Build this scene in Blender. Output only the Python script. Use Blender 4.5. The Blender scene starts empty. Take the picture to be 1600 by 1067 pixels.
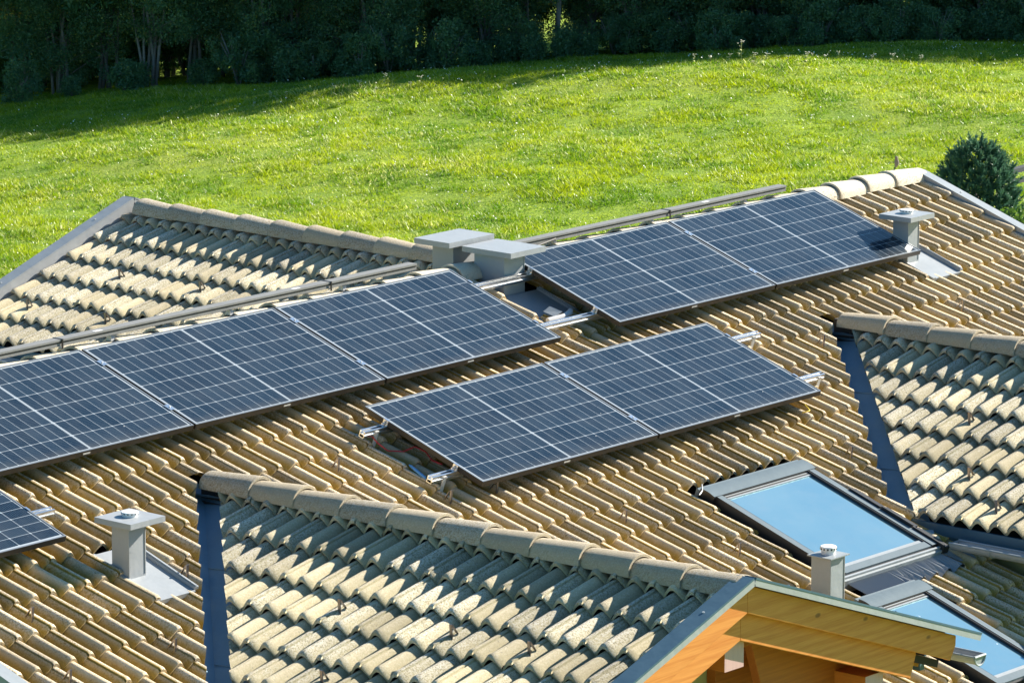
import bpy, bmesh, math, random
import numpy as np
from mathutils import Vector, Matrix
rng = np.random.default_rng(7)
random.seed(7)
S = bpy.context.scene
COL = S.collection
# ------------------------------------------------------------------ camera
YAW, PITCH, ROLL = 0.69709, 0.20268, 0.00305
CAM = Vector((-22.33977, -19.91723, 6.56713))
FPX = 7571.6
fw = Vector((math.cos(YAW)*math.cos(PITCH), math.sin(YAW)*math.cos(PITCH), -math.sin(PITCH)))
rt0 = Vector((math.sin(YAW), -math.cos(YAW), 0)); up0 = rt0.cross(fw)
rt = rt0*math.cos(ROLL) + up0*math.sin(ROLL); up = up0*math.cos(ROLL) - rt0*math.sin(ROLL)
cd = bpy.data.cameras.new('camera'); cam = bpy.data.objects.new('camera', cd); COL.objects.link(cam)
cam.matrix_world = Matrix(((rt.x, up.x, -fw.x, CAM.x), (rt.y, up.y, -fw.y, CAM.y), (rt.z, up.z, -fw.z, CAM.z), (0, 0, 0, 1)))
cd.sensor_width = 36; cd.sensor_fit = 'HORIZONTAL'; cd.lens = FPX*36/1600
cd.clip_start = 0.5; cd.clip_end = 3000
S.camera = cam
# ------------------------------------------------------------------ light
SUN_EL, SUN_ROT = math.radians(29.8), math.radians(106.5)      # rotation clockwise from +Y
w = bpy.data.worlds.new('World'); S.world = w; w.use_nodes = True
nt = w.node_tree; sky = nt.nodes.new('ShaderNodeTexSky'); sky.sky_type = 'NISHITA'; sky.sun_disc = False
sky.sun_elevation = SUN_EL; sky.sun_rotation = SUN_ROT; sky.air_density = 1.1; sky.dust_density = 0.3; sky.ozone_density = 2.2
tn = nt.nodes.new('ShaderNodeMix'); tn.data_type = 'RGBA'; tn.blend_type = 'MULTIPLY'; tn.inputs[0].default_value = 1; tn.inputs[7].default_value = (.64, 1.0, 1.16, 1)   # blue-teal grade multiplied into the sky to colour the shadows
nt.links.new(sky.outputs[0], tn.inputs[6]); nt.links.new(tn.outputs[2], nt.nodes['Background'].inputs[0]); nt.nodes['Background'].inputs[1].default_value = 0.050
sd = Vector((math.sin(SUN_ROT)*math.cos(SUN_EL), math.cos(SUN_ROT)*math.cos(SUN_EL), math.sin(SUN_EL)))
sl = bpy.data.lights.new('sun', 'SUN'); sl.energy = 5.0; sl.angle = math.radians(0.5); sl.color = (1, .93, .80)
so = bpy.data.objects.new('sun', sl); COL.objects.link(so); so.rotation_euler = sd.to_track_quat('Z', 'Y').to_euler()
so.location = (40, -10, 30)
S.view_settings.view_transform = 'Standard'; S.view_settings.look = 'None'; S.view_settings.exposure = 1.5; S.view_settings.gamma = 1
# ------------------------------------------------------------------ helpers
TH = 0.33329; CT, ST, TT = math.cos(TH), math.sin(TH), math.tan(TH)

def tag(o, label=None, cat=None, group=None, kind=None):
    if label: o['label'] = label
    if cat: o['category'] = cat
    if group: o['group'] = group
    if kind: o['kind'] = kind
    return o

def link(name, me, parent=None):
    o = bpy.data.objects.new(name, me); COL.objects.link(o)
    if parent: o.parent = parent
    return o

def empty(name, loc=(0, 0, 0)):
    o = bpy.data.objects.new(name, None); COL.objects.link(o); o.location = loc; o.empty_display_size = .2
    return o

class MB:
    """mesh builder: collects verts and faces, material slots per face"""
    def __init__(s): s.v = []; s.f = []; s.m = []; s.mats = []
    def mi(s, mat):
        if mat not in s.mats: s.mats.append(mat)
        return s.mats.index(mat)
    def add(s, vs, fs, mat):
        k = len(s.v); s.v += [tuple(p) for p in vs]; i = s.mi(mat)
        for f in fs: s.f.append(tuple(k+j for j in f)); s.m.append(i)
    def box(s, mat, fr, x0, x1, y0, y1, z0, z1, top=None):
        """box in a frame fr(u,v,h)"""
        P = [fr(x, y, z) for z in (z0, z1) for y in (y0, y1) for x in (x0, x1)]
        fs = [(0, 2, 3, 1), (0, 1, 5, 4), (2, 6, 7, 3), (0, 4, 6, 2), (1, 3, 7, 5)]
        s.add(P, fs, mat); s.add(P, [(4, 5, 7, 6)], top or mat)
    def prism(s, mat, pts_a, pts_b):
        n = len(pts_a); P = list(pts_a)+list(pts_b)
        fs = [tuple(range(n))[::-1], tuple(range(n, 2*n))]
        fs += [(i, (i+1) % n, n+(i+1) % n, n+i) for i in range(n)]
        s.add(P, fs, mat)
    def tube(s, mat, path, r, n=8, cap=True):
        path = [Vector(p) for p in path]; rings = []
        rr = r if hasattr(r, '__len__') else [r]*len(path)
        for i, p in enumerate(path):
            d = (path[min(i+1, len(path)-1)]-path[max(i-1, 0)]).normalized()
            a = d.cross(Vector((0, 0, 1)));
            if a.length < .05: a = d.cross(Vector((1, 0, 0)))
            a.normalize(); b = d.cross(a)
            rings.append([p+(a*math.cos(t)+b*math.sin(t))*rr[i] for t in [2*math.pi*k/n for k in range(n)]])
        V = [q for g in rings for q in g]; F = []
        for i in range(len(path)-1):
            for k in range(n):
                F.append((i*n+k, i*n+(k+1) % n, (i+1)*n+(k+1) % n, (i+1)*n+k))
        if cap: F += [tuple(range(n))[::-1], tuple(range((len(path)-1)*n, len(path)*n))]
        s.add(V, F, mat)
    def mesh(s, name, smooth=False):
        me = bpy.data.meshes.new(name); me.from_pydata(s.v, [], s.f)
        for m in s.mats: me.materials.append(m)
        me.polygons.foreach_set('material_index', s.m)
        bm = bmesh.new(); bm.from_mesh(me); bmesh.ops.recalc_face_normals(bm, faces=bm.faces); bm.to_mesh(me); bm.free()
        if smooth: me.polygons.foreach_set('use_smooth', [True]*len(me.polygons))
        me.update(); return me
    def obj(s, name, parent=None, bevel=0, smooth=False, rel=None):
        me = s.mesh(name, smooth)
        if rel is not None: me.transform(Matrix.Translation(-Vector(rel)))
        o = link(name, me, parent)
        if bevel:
            b = o.modifiers.new('bevel', 'BEVEL'); b.width = bevel; b.segments = 2; b.limit_method = 'ANGLE'
        return o

def wbox(mb, m_, x0, x1, y0, y1, z0, z1): mb.box(m_, lambda u, v, h=0: Vector((u, v, h)), x0, x1, y0, y1, z0, z1)

def frame(O, U, D, N):
    O, U, D, N = Vector(O), Vector(U), Vector(D), Vector(N)
    return lambda u, v, h=0: O + U*u + D*v + N*h

# ------------------------------------------------------------------ materials
def mat(name, color, rough=.6, metal=0, **kw):
    m = bpy.data.materials.new(name); m.use_nodes = True
    b = m.node_tree.nodes['Principled BSDF']
    b.inputs['Base Color'].default_value = (*color, 1); b.inputs['Roughness'].default_value = rough; b.inputs['Metallic'].default_value = metal
    for k, v in kw.items(): b.inputs[k].default_value = v
    return m

class NG:
    """tiny node helper"""
    def __init__(s, m): s.t = m.node_tree; s.b = s.t.nodes['Principled BSDF']
    def n(s, typ, **kw):
        x = s.t.nodes.new(typ)
        for k, v in kw.items():
            if k == 'i':
                for a, b in v.items():
                    if hasattr(b, 'bl_idname') or hasattr(b, 'is_output'): s.t.links.new(b, x.inputs[a])
                    else: x.inputs[a].default_value = b
            else: setattr(x, k, v)
        return x
    def math(s, op, a, b=None, c=None):
        x = s.t.nodes.new('ShaderNodeMath'); x.operation = op
        for i, q in enumerate((a, b, c)):
            if q is None: continue
            if isinstance(q, (int, float)): x.inputs[i].default_value = q
            else: s.t.links.new(q, x.inputs[i])
        return x.outputs[0]
    def mix(s, fac, a, b, typ='MIX'):
        x = s.t.nodes.new('ShaderNodeMix'); x.data_type = 'RGBA'; x.blend_type = typ
        for i, q in ((0, fac), (6, a), (7, b)):
            if isinstance(q, (int, float)): x.inputs[i].default_value = q
            elif isinstance(q, tuple): x.inputs[i].default_value = (*q, 1)
            else: s.t.links.new(q, x.inputs[i])
        return x.outputs[2]
    def ramp(s, val, lo, hi):
        x = s.t.nodes.new('ShaderNodeMapRange'); s.t.links.new(val, x.inputs[0]); x.inputs[1].default_value = lo; x.inputs[2].default_value = hi
        return x.outputs[0]
    def noise(s, vec, scale, detail=3, rough=.55):
        x = s.n('ShaderNodeTexNoise'); x.inputs['Scale'].default_value = scale; x.inputs['Detail'].default_value = detail; x.inputs['Roughness'].default_value = rough
        if vec is not None: s.t.links.new(vec, x.inputs['Vector'])
        return x.outputs[0]
    def to(s, val, inp): s.t.links.new(val, s.b.inputs[inp])
    def bump(s, h, strength, dist):
        x = s.n('ShaderNodeBump'); x.inputs['Strength'].default_value = strength; x.inputs['Distance'].default_value = dist
        s.t.links.new(h, x.inputs['Height']); s.t.links.new(x.outputs[0], s.b.inputs['Normal'])

def tile_material(name, clean, grey, lichen_shade, lichen_shade_amt, dark):
    m = mat(name, clean, .88); g = NG(m)
    pos = g.n('ShaderNodeTexCoord').outputs['Object']
    at = g.n('ShaderNodeAttribute', attribute_name='tile')
    sep = g.n('ShaderNodeSeparateColor'); g.t.links.new(at.outputs['Color'], sep.inputs[0])
    r1, r2, st = sep.outputs[0], sep.outputs[1], sep.outputs[2]
    fine = g.noise(pos, 95, 5, .75); mid = g.noise(pos, 28, 4, .65); big = g.noise(pos, 3.0, 4, .6)
    # greyer, granular weathered tiles among smooth ones
    spk = g.ramp(fine, .48, .56)
    isg = g.ramp(g.math('ADD', r1, g.math('MULTIPLY', g.math('SUBTRACT', mid, .5), .8)), .36, .60)
    c = g.mix(g.math('MULTIPLY', g.ramp(fine, .52, .60), .35), clean, grey); c = g.mix(g.math('MULTIPLY', isg, spk), c, grey)
    c = g.mix(g.math('MULTIPLY', isg, g.math('MULTIPLY', g.ramp(fine, .47, .40), .75)), c, dark)
    # lichens and algae in the pans, with shade and warm bounce painted in
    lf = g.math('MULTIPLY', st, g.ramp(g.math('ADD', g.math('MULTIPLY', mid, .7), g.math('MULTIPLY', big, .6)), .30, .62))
    c = g.mix(g.math('MULTIPLY', lf, lichen_shade_amt), c, lichen_shade)
    rust_bounce = g.math('MULTIPLY', g.math('MULTIPLY', st, g.ramp(mid, .58, .70)), g.ramp(r2, .45, .9))
    c = g.mix(g.math('MULTIPLY', rust_bounce, lichen_shade_amt*.75), c, (.22, .07, .014))
    # dark spots and tone per tile
    spot = g.ramp(g.noise(pos, 75, 2, .5), .66, .72)
    c = g.mix(g.math('MULTIPLY', spot, .55), c, dark)
    v = g.math('ADD', .68, g.math('MULTIPLY', r2, .52))
    v = g.math('MULTIPLY', v, g.math('ADD', .55, g.math('MULTIPLY', fine, .90)))
    hs = g.n('ShaderNodeHueSaturation'); g.t.links.new(c, hs.inputs['Color']); g.t.links.new(v, hs.inputs['Value'])
    g.to(hs.outputs[0], 'Base Color')
    g.bump(g.math('ADD', g.math('MULTIPLY', fine, .6), g.math('MULTIPLY', g.noise(pos, 420, 2, .6), .5)), .8, .008)
    return m

M = {}
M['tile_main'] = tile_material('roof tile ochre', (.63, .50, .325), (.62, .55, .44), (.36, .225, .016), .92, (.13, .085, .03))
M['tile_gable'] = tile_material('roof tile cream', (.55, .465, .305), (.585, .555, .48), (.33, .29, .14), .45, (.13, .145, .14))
M['ridge_new_sunlit'] = tile_material('newer sunlit ridge tile', (.64, .56, .43), (.60, .55, .46), (.36, .30, .14), .2, (.22, .17, .10))  # newer tiles, also whitened with the sunlight on the main ridge
M['ridge'] = tile_material('ridge tile', (.43, .355, .245), (.45, .405, .33), (.36, .30, .14), .2, (.22, .17, .10))

def metal_paint(name, col, rough=.42, var=.10, spec=.5):
    m = mat(name, col, rough, 0); g = NG(m); pos = g.n('ShaderNodeTexCoord').outputs['Object']
    mpg = g.n('ShaderNodeMapping'); g.t.links.new(pos, mpg.inputs[0]); mpg.inputs['Scale'].default_value = (22, 22, 1.6)
    a = g.math('ADD', g.math('MULTIPLY', g.noise(pos, 5, 5, .6), .55), g.math('MULTIPLY', g.noise(mpg.outputs[0], 1.0, 4, .65), .45)); b = g.noise(pos, 60, 3, .6)
    f = g.math('ADD', 1-var*.9, g.math('MULTIPLY', g.math('ADD', a, g.math('MULTIPLY', b, .5)), var*1.2))
    hs = g.n('ShaderNodeHueSaturation'); hs.inputs['Color'].default_value = (*col, 1); g.t.links.new(f, hs.inputs['Value'])
    g.to(hs.outputs[0], 'Base Color')
    g.to(g.math('ADD', rough-.08, g.math('MULTIPLY', a, .18)), 'Roughness')
    m.node_tree.nodes['Principled BSDF'].inputs['Specular IOR Level'].default_value = spec
    g.bump(g.noise(pos, 7, 3, .5), .25, .02)
    return m
M['grey_metal'] = metal_paint('grey painted sheet metal', (.30, .315, .33))
M['flash'] = metal_paint('blue grey flashing', (.06, .115, .16), .45, .14, .3)
M['valley'] = metal_paint('valley sheet', (.21, .32, .41), .55, .24, .2)
M['lightmetal'] = metal_paint('light grey sheet metal', (.26, .285, .305), .45, .18)
M['alu'] = mat('raw aluminium', (.80, .80, .80), .32, 1.0)
M['traymetal'] = metal_paint('flashing tray sheet', (.27, .29, .31), .45, .22)
M['galv'] = metal_paint('galvanised steel', (.52, .52, .52), .3, .1, .7)
M['black'] = mat('black anodised frame', (.022, .018, .015), .38)
M['lip'] = mat('frame edge with painted sheen', (.24, .26, .28), .35, .5)  # top edge of the black frame, lightened for the sun and sky it reflects
M['rubber'] = mat('black rubber', (.012, .012, .012), .6)
M['white'] = mat('white plastic', (.75, .74, .72), .45)
M['dark_hook'] = mat('brown coated steel', (.24, .21, .20), .28, .85)
M['tray'] = metal_paint('trunking grey', (.20, .195, .185), .55, .16)
M['lead'] = mat('pleated lead apron', (.26, .27, .28), .5, .2)
M['deck'] = mat('roof underlay', (.035, .03, .027), .9)
M['cable_red'] = mat('red cable', (.45, .02, .025), .45)
M['connector'] = mat('connector with painted sky blue', (.10, .30, .60), .35)  # black plug; the blue of the reflected sky is put into its colour
M['skyframe'] = metal_paint('skylight frame', (.13, .165, .19), .6, .14, .12)
M['hood'] = metal_paint('skylight hood', (.115, .15, .175), .65, .14, .08)
M['skydark'] = mat('skylight gasket', (.018, .018, .02), .5)

def wood(name, col, col2, axis='X'):
    m = mat(name, col, .55); g = NG(m); pos = g.n('ShaderNodeTexCoord').outputs['Object']
    mp = g.n('ShaderNodeMapping'); g.t.links.new(pos, mp.inputs[0])
    mp.inputs['Scale'].default_value = (1, 1, 1) if axis != 'Y' else (1, 1, 1)
    mp.inputs['Rotation'].default_value = (0, 0, 0)
    sc = {'X': (1.6, 34, 34), 'Y': (34, 1.6, 34), 'Z': (34, 34, 1.6)}[axis]
    mp.inputs['Scale'].default_value = sc
    n1 = g.noise(mp.outputs[0], 3.2, 5, .6)
    wv = g.n('ShaderNodeTexWave', wave_type='RINGS'); g.t.links.new(mp.outputs[0], wv.inputs[0]); wv.inputs['Scale'].default_value = 1.1; wv.inputs['Distortion'].default_value = 5; wv.inputs['Detail'].default_value = 3
    f = g.math('ADD', g.math('MULTIPLY', n1, .7), g.math('MULTIPLY', wv.outputs[1], .22))
    c = g.mix(g.ramp(f, .25, .75), col, col2)
    vo = g.n('ShaderNodeTexVoronoi'); vm = g.n('ShaderNodeMapping'); g.t.links.new(pos, vm.inputs[0])
    vm.inputs['Scale'].default_value = {'X': (2.6, 5, 5), 'Y': (5, 2.6, 5), 'Z': (5, 5, 2.6)}[axis]
    g.t.links.new(vm.outputs[0], vo.inputs['Vector']); vo.inputs['Scale'].default_value = 1.0; vo.inputs['Randomness'].default_value = 1
    knot = g.ramp(vo.outputs['Distance'], .085, .05)
    c = g.mix(g.math('MULTIPLY', knot, .8), c, (.16, .05, .012))
    g.to(c, 'Base Color'); g.bump(f, .15, .004)
    return m
M['wood_x'] = wood('glazed spruce board', (.66, .26, .055), (.50, .145, .017), 'X')
M['wood_y'] = wood('glazed spruce purlin', (.52, .18, .018), (.42, .12, .010), 'Y')
M['wood_dark'] = wood('red brown glazed board', (.42, .125, .013), (.30, .075, .008), 'X')
M['wood_end'] = wood('spruce end grain', (.56, .34, .33), (.46, .28, .27), 'Z')

def pv_material():
    m = mat('solar cells', (.02, .03, .05), .12); g = NG(m)
    pos = g.n('ShaderNodeTexCoord').outputs['Object']
    sp = g.n('ShaderNodeSeparateXYZ'); g.t.links.new(pos, sp.inputs[0]); x, y = sp.outputs[0], sp.outputs[1]
    # local x along 1.755, y along -1.038 (origin top left); active area
    cx, cy = .0842, .1665
    mx, my = (1.755-20*cx-.018)/2, (1.038-6*cy)/2
    yy = g.math('SUBTRACT', g.math('MULTIPLY', y, -1), my)
    half = g.math('GREATER_THAN', x, 1.755/2)
    xx = g.math('SUBTRACT', g.math('SUBTRACT', x, mx), g.math('MULTIPLY', half, .018))
    fx = g.math('FRACT', g.math('DIVIDE', xx, cx)); fy = g.math('FRACT', g.math('DIVIDE', yy, cy))
    dx = g.math('MULTIPLY', g.math('MINIMUM', fx, g.math('SUBTRACT', 1, fx)), cx)
    dy = g.math('MULTIPLY', g.math('MINIMUM', fy, g.math('SUBTRACT', 1, fy)), cy)
    line = g.math('MAXIMUM', g.math('LESS_THAN', dx, .0014), g.math('LESS_THAN', dy, .0017))
    line = g.math('MAXIMUM', line, g.math('LESS_THAN', g.math('ADD', dx, dy), .0085))
    dc = g.math('ABSOLUTE', g.math('SUBTRACT', x, 1.755/2))
    line = g.math('MAXIMUM', line, g.math('LESS_THAN', dc, .0052))
    out = g.math('MAXIMUM', g.math('LESS_THAN', xx, 0), g.math('GREATER_THAN', g.math('SUBTRACT', xx, 20*cx), 0))
    out = g.math('MAXIMUM', out, g.math('MAXIMUM', g.math('LESS_THAN', yy, 0), g.math('GREATER_THAN', yy, 6*cy)))
    line = g.math('MAXIMUM', line, out)
    bus = g.math('LESS_THAN', g.math('ABSOLUTE', g.math('SUBTRACT', g.math('FRACT', g.math('DIVIDE', yy, cy/10)), .5)), .10)
    # cell tone differs a little from cell to cell
    cell = g.n('ShaderNodeCombineXYZ'); g.t.links.new(g.math('FLOOR', g.math('DIVIDE', xx, cx)), cell.inputs[0]); g.t.links.new(g.math('FLOOR', g.math('DIVIDE', yy, cy)), cell.inputs[1])
    oi = g.n('ShaderNodeObjectInfo'); g.t.links.new(oi.outputs['Random'], cell.inputs[2])
    wn = g.n('ShaderNodeTexWhiteNoise'); g.t.links.new(cell.outputs[0], wn.inputs[0])
    c = g.mix(wn.outputs[0], (.003, .011, .024), (.011, .023, .040))
    dust = g.noise(pos, 240, 2, .7)
    c = g.mix(g.math('MULTIPLY', g.ramp(dust, .50, .72), .32), c, (.08, .11, .14))
    c = g.mix(g.math('MULTIPLY', bus, .11), c, (.26, .30, .34))
    c = g.mix(g.math('MULTIPLY', g.ramp(g.noise(pos, 3.5, 3, .6), .4, .8), .12), c, (.16, .17, .18))
    c = g.mix(line, c, (.31, .345, .38))
    sp2 = g.ramp(g.noise(pos, 38, 1, .5), .79, .82)
    c = g.mix(sp2, c, (.6, .6, .58))
    g.to(c, 'Base Color'); dirt = g.math('MULTIPLY', g.ramp(g.math('ADD', g.math('MULTIPLY', y, -1), g.math('MULTIPLY', g.noise(pos, 9, 4, .7), .10)), 1.00, 1.10), .2)
    g.to(g.mix(dirt, c, (.17, .15, .12)), 'Base Color')
    g.to(g.math('ADD', .05, g.math('MULTIPLY', g.math('ADD', dust, g.noise(pos, 2.2, 3, .6)), .06)), 'Roughness')
    g.b.inputs['Specular IOR Level'].default_value = .19
    return m
M['pv'] = pv_material()
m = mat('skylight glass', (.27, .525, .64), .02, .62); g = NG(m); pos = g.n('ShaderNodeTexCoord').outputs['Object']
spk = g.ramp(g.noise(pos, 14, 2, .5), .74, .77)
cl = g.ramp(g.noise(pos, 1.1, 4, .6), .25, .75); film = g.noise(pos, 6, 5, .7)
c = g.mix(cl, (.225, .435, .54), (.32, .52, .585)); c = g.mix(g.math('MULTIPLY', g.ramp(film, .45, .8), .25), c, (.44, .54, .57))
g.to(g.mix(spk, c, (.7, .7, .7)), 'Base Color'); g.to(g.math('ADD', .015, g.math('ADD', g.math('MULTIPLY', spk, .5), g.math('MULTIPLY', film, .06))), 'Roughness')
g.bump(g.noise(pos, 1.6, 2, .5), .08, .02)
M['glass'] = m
def plaster(name, col):
    m = mat(name, col, .9); g = NG(m); pos = g.n('ShaderNodeTexCoord').outputs['Object']
    g.to(g.mix(g.noise(pos, 2.5, 4, .6), tuple(c*.85 for c in col), col), 'Base Color'); g.bump(g.noise(pos, 90, 2, .6), .3, .004)
    return m
M['plaster'] = plaster('lime plaster', (.42, .40, .20))

def leaf_mat(name, cols, trans=.45, sat_noise=6):
    m = bpy.data.materials.new(name); m.use_nodes = True; t = m.node_tree; g = NG(m)
    at = g.n('ShaderNodeAttribute', attribute_name='tint'); oi = g.n('ShaderNodeObjectInfo')
    s = g.n('ShaderNodeSeparateColor'); t.links.new(at.outputs['Color'], s.inputs[0])
    c = g.mix(s.outputs[0], cols[0], cols[1]); c = g.mix(g.ramp(s.outputs[1], .80, 1.0), c, cols[2])
    t.nodes.remove(g.b)
    d = g.n('ShaderNodeBsdfDiffuse'); tr = g.n('ShaderNodeBsdfTranslucent'); gl = g.n('ShaderNodeBsdfGlossy'); gl.inputs['Roughness'].default_value = .45
    for q in (d, tr): t.links.new(c, q.inputs[0])
    gl.inputs[0].default_value = (.9, .9, .9, 1)
    mx = g.n('ShaderNodeMixShader'); mx.inputs[0].default_value = trans; t.links.new(d.outputs[0], mx.inputs[1]); t.links.new(tr.outputs[0], mx.inputs[2])
    m2 = g.n('ShaderNodeMixShader'); m2.inputs[0].default_value = .035; t.links.new(mx.outputs[0], m2.inputs[1]); t.links.new(gl.outputs[0], m2.inputs[2])
    t.links.new(m2.outputs[0], t.nodes['Material Output'].inputs[0])
    return m
M['leaf'] = leaf_mat('broad leaves', ((.07, .20, .105), (.16, .28, .09), (.42, .38, .05)), .52)
M['leaf_y'] = leaf_mat('sunlit yellow leaves', ((.09, .11, .02), (.22, .20, .025), (.38, .27, .03)), .42)  # sunlight on the foliage put into the leaf colour as yellow
M['leaf_b'] = leaf_mat('light green bush leaves', ((.07, .16, .02), (.15, .25, .03), (.3, .34, .06)), .4)
M['needle'] = leaf_mat('blue green needles', ((.04, .12, .085), (.10, .21, .12), (.20, .29, .13)), .25)
M['grass'] = leaf_mat('meadow grass blades', ((.12, .26, .003), (.42, .50, .004), (.80, .76, .30)), .5)
M['petal'] = mat('white meadow petals', (.75, .75, .62), .7)
M['stem'] = mat('weed stem', (.28, .30, .10), .8)
m = mat('bark', (.10, .085, .065), .9); g = NG(m); pos = g.n('ShaderNodeTexCoord').outputs['Object']
g.to(g.mix(g.noise(pos, 9, 4, .7), (.10, .09, .075), (.34, .31, .27)), 'Base Color'); M['bark'] = m
m = mat('meadow soil and turf', (.12, .2, .02), .95); g = NG(m); pos = g.n('ShaderNodeTexCoord').outputs['Object']
c = g.mix(g.ramp(g.noise(pos, 1.3, 5, .65), .35, .65), (.14, .24, .004), (.30, .40, .005))
c = g.mix(g.ramp(g.noise(pos, 14, 4, .7), .40, .66), c, (.12, .21, .004)); c = g.mix(g.math('MULTIPLY', g.ramp(g.noise(pos, .35, 3, .6), .5, .72), .5), c, (.30, .32, .05))
g.to(c, 'Base Color'); g.bump(g.noise(pos, 22, 4, .7), .6, .06); M['turf'] = m
M['fence'] = mat('dark stained fence wood', (.035, .04, .05), .8)

# ================================================================== HOUSE
YR, ZR = 1.369, .3523            # main ridge (crest planes)
XG = {'near': -1.576, 'right': 4.903, 'far': 4.903}
ZG = -.155
ROLLP = .1404
f_main = frame((0, YR, ZR), (1, 0, 0), (0, -CT, -ST), (0, -ST, CT))
f_back = frame((0, YR, ZR), (1, 0, 0), (0, CT, -ST), (0, ST, CT))
def f_gl(X): return frame((X, 0, ZG), (0, 1, 0), (-CT, 0, -ST), (-ST, 0, CT))    # slope falling to -X
def f_gr(X): return frame((X, 0, ZG), (0, 1, 0), (CT, 0, -ST), (ST, 0, CT))

house = empty('house', (1.8, 1.4, -6.2))
tag(house, 'tiled house with a long main roof, three cross gables and timber gable ends', 'house')
HOFF = Vector(house.location)
def under(o, parent=None):
    """parent o (built in world coordinates) below the house or one of its parts"""
    p = parent or house
    o.parent = p
    o.matrix_parent_inverse = Matrix.Translation(-HOFF) if p is house else Matrix.Identity(4)
    return o

S_PROF = [-.5, -.455, -.40, -.33, -.26, -.20, -.165, -.158, -.108, -.10, -.04, .05, .15, .25, .33, .40, .455, .5]
AMP = .064
def prof(s):
    x = min(1, abs(s)*2)
    return -AMP*(x**1.75*.72 + .28*math.sin(math.pi/2*x)**2)
PROF = [prof(s) for s in S_PROF]

def strip_geo(u, v0, v1, lap, split, dh):
    """one roll of one tile: local (u,v,h) verts + faces"""
    vs = []; n = len(S_PROF)
    st = [(v0, -lap), ((v0+v1)/2, -lap*.48+dh*.5), (v1-.05, -lap*.10+dh), (v1-.018, dh+lap*.06), (v1, -.007+dh)]
    for v, hh in st:
        for s, p in zip(S_PROF, PROF):
            q = p
            if split and -.16 < s < -.105: q -= .013
            vs.append((u+s*ROLLP, v, q+hh))
    for s, p in zip(S_PROF, PROF):
        vs.append((u+s*ROLLP, v1-.002, p-.026+dh))
    fs = [(r*n+k, r*n+k+1, (r+1)*n+k+1, (r+1)*n+k) for r in range(5) for k in range(n-1)]
    return vs, fs

def tile_slope(name, fr, material, u_start, n0, n1, tips, gauge, clip, parity=0, seed=1, stain_shade=None, lap=.043):
    """all tiles of one slope as one mesh"""
    r = np.random.default_rng(seed)
    V, F, A = [], [], []
    for ci, vt in enumerate(tips):
        jit = {}
        for k in range(n0, n1):
            t = (k+parity)//2
            if t not in jit: jit[t] = (r.normal(0, .0022), r.normal(0, .006), r.random(), r.random(), abs(r.normal(0, .0035)))
            ju, jv, r1, r2, dh = jit[t]
            u = u_start+k*ROLLP+ju
            cuts = clip(u, vt-gauge*.5, ROLLP*.52, gauge*.62)
            if cuts is None: continue
            vs, fs = strip_geo(u, max(vt-gauge-.03, .0), vt+jv, lap, (k+parity) % 2 == 1, dh)
            if cuts:
                bm = bmesh.new(); bv = [bm.verts.new(p) for p in vs]
                for f in fs: bm.faces.new([bv[i] for i in f])
                for (co, no) in cuts:
                    bmesh.ops.bisect_plane(bm, geom=bm.verts[:]+bm.edges[:]+bm.faces[:], plane_co=co, plane_no=no, clear_outer=True)
                bm.verts.index_update()
                vs = [tuple(v.co) for v in bm.verts]; fs = [tuple(v.index for v in f.verts) for f in bm.faces]; bm.free()
                if not fs: continue
            b = len(V)
            for p in vs:
                s = abs((p[0]-u)/ROLLP)*2
                gr = (k+parity) % 2 and -.165 < (p[0]-u)/ROLLP < -.10
                A.append((min(1, max(0, r1*.8+(.24 if (k+parity) % 2 else -.02))), r2, 1 if gr else max(0, min(1, (s-.27)*2.4)), 1))  # third channel: flanks and pans, for growth and painted shade
            V += [tuple(fr(*p)) for p in vs]; F += [tuple(b+i for i in f) for f in fs]
    me = bpy.data.meshes.new(name); me.from_pydata(V, [], F); me.materials.append(material)
    ca = me.color_attributes.new('tile', 'FLOAT_COLOR', 'POINT'); ca.data.foreach_set('color', np.array(A, dtype=np.float32).ravel())
    bm = bmesh.new(); bm.from_mesh(me)
    nrm = fr(0, 0, 1)-fr(0, 0, 0)
    for f in bm.faces:
        if f.normal.dot(nrm) < -.02: f.normal_flip()
    for e in bm.edges:
        e.smooth = len(e.link_faces) == 2 and e.link_faces[0].normal.angle(e.link_faces[1].normal, 0) < 1.0
    for f in bm.faces: f.smooth = True
    bm.to_mesh(me); bm.free()
    return under(link(name, me))

GE = 2.04      # gable half width in plan (ridge to eave)
SMALL = []
def main_clip_factory(gables, sign, uL, uR, holes=()):
    """front (sign -1) / back (sign +1) slope: keep outside the gables' valleys.  plan y = YR + sign*(v*CT)"""
    def clip(u, v, du, dv):
        cuts = []
        if u+du*1.0 < uL or u-du > uR: return None
        for h in holes:
            (a, b, c, d) = h
            if h in SMALL and not (c-.10 < v < d-.06): continue
            if a+.004 < u+du*.9 and u-du*.9 < b-.004 and c < v+dv*.75 and v-dv*.75 < d:
                if u-ROLLP*.5 < a-.004: cuts.append(((a-.002, 0, 0), (1, 0, 0)))
                elif u+ROLLP*.5 > b+.004: cuts.append(((b, 0, 0), (-1, 0, 0)))
                else: return None
        for X in gables:
            if v > (YR+3.42)/CT+.1: continue
            d0 = v*CT - (YR+.033)      # how far in plan below the valley apex
            w_ = min(d0, GE-.12)
            side = 1 if u > X else -1
            dist = abs(u-X)-w_        # >0 keep
            if w_ < GE-.12-.001:
                if dist < -.36: return None
                if dist < .36:
                    # keep side*(u-X) > v*CT-(YR+.033)  ->  normal outward
                    no = Vector((-side, CT, 0)).normalized()
                    co = (X, (YR+.033)/CT, 0)
                    cuts.append((co, tuple(no)))
            else:
                if dist < -du: return None
                if dist < du: cuts.append(((X+side*(GE-.12), 0, 0), (-side, 0, 0)))
        return cuts
    return clip

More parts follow.
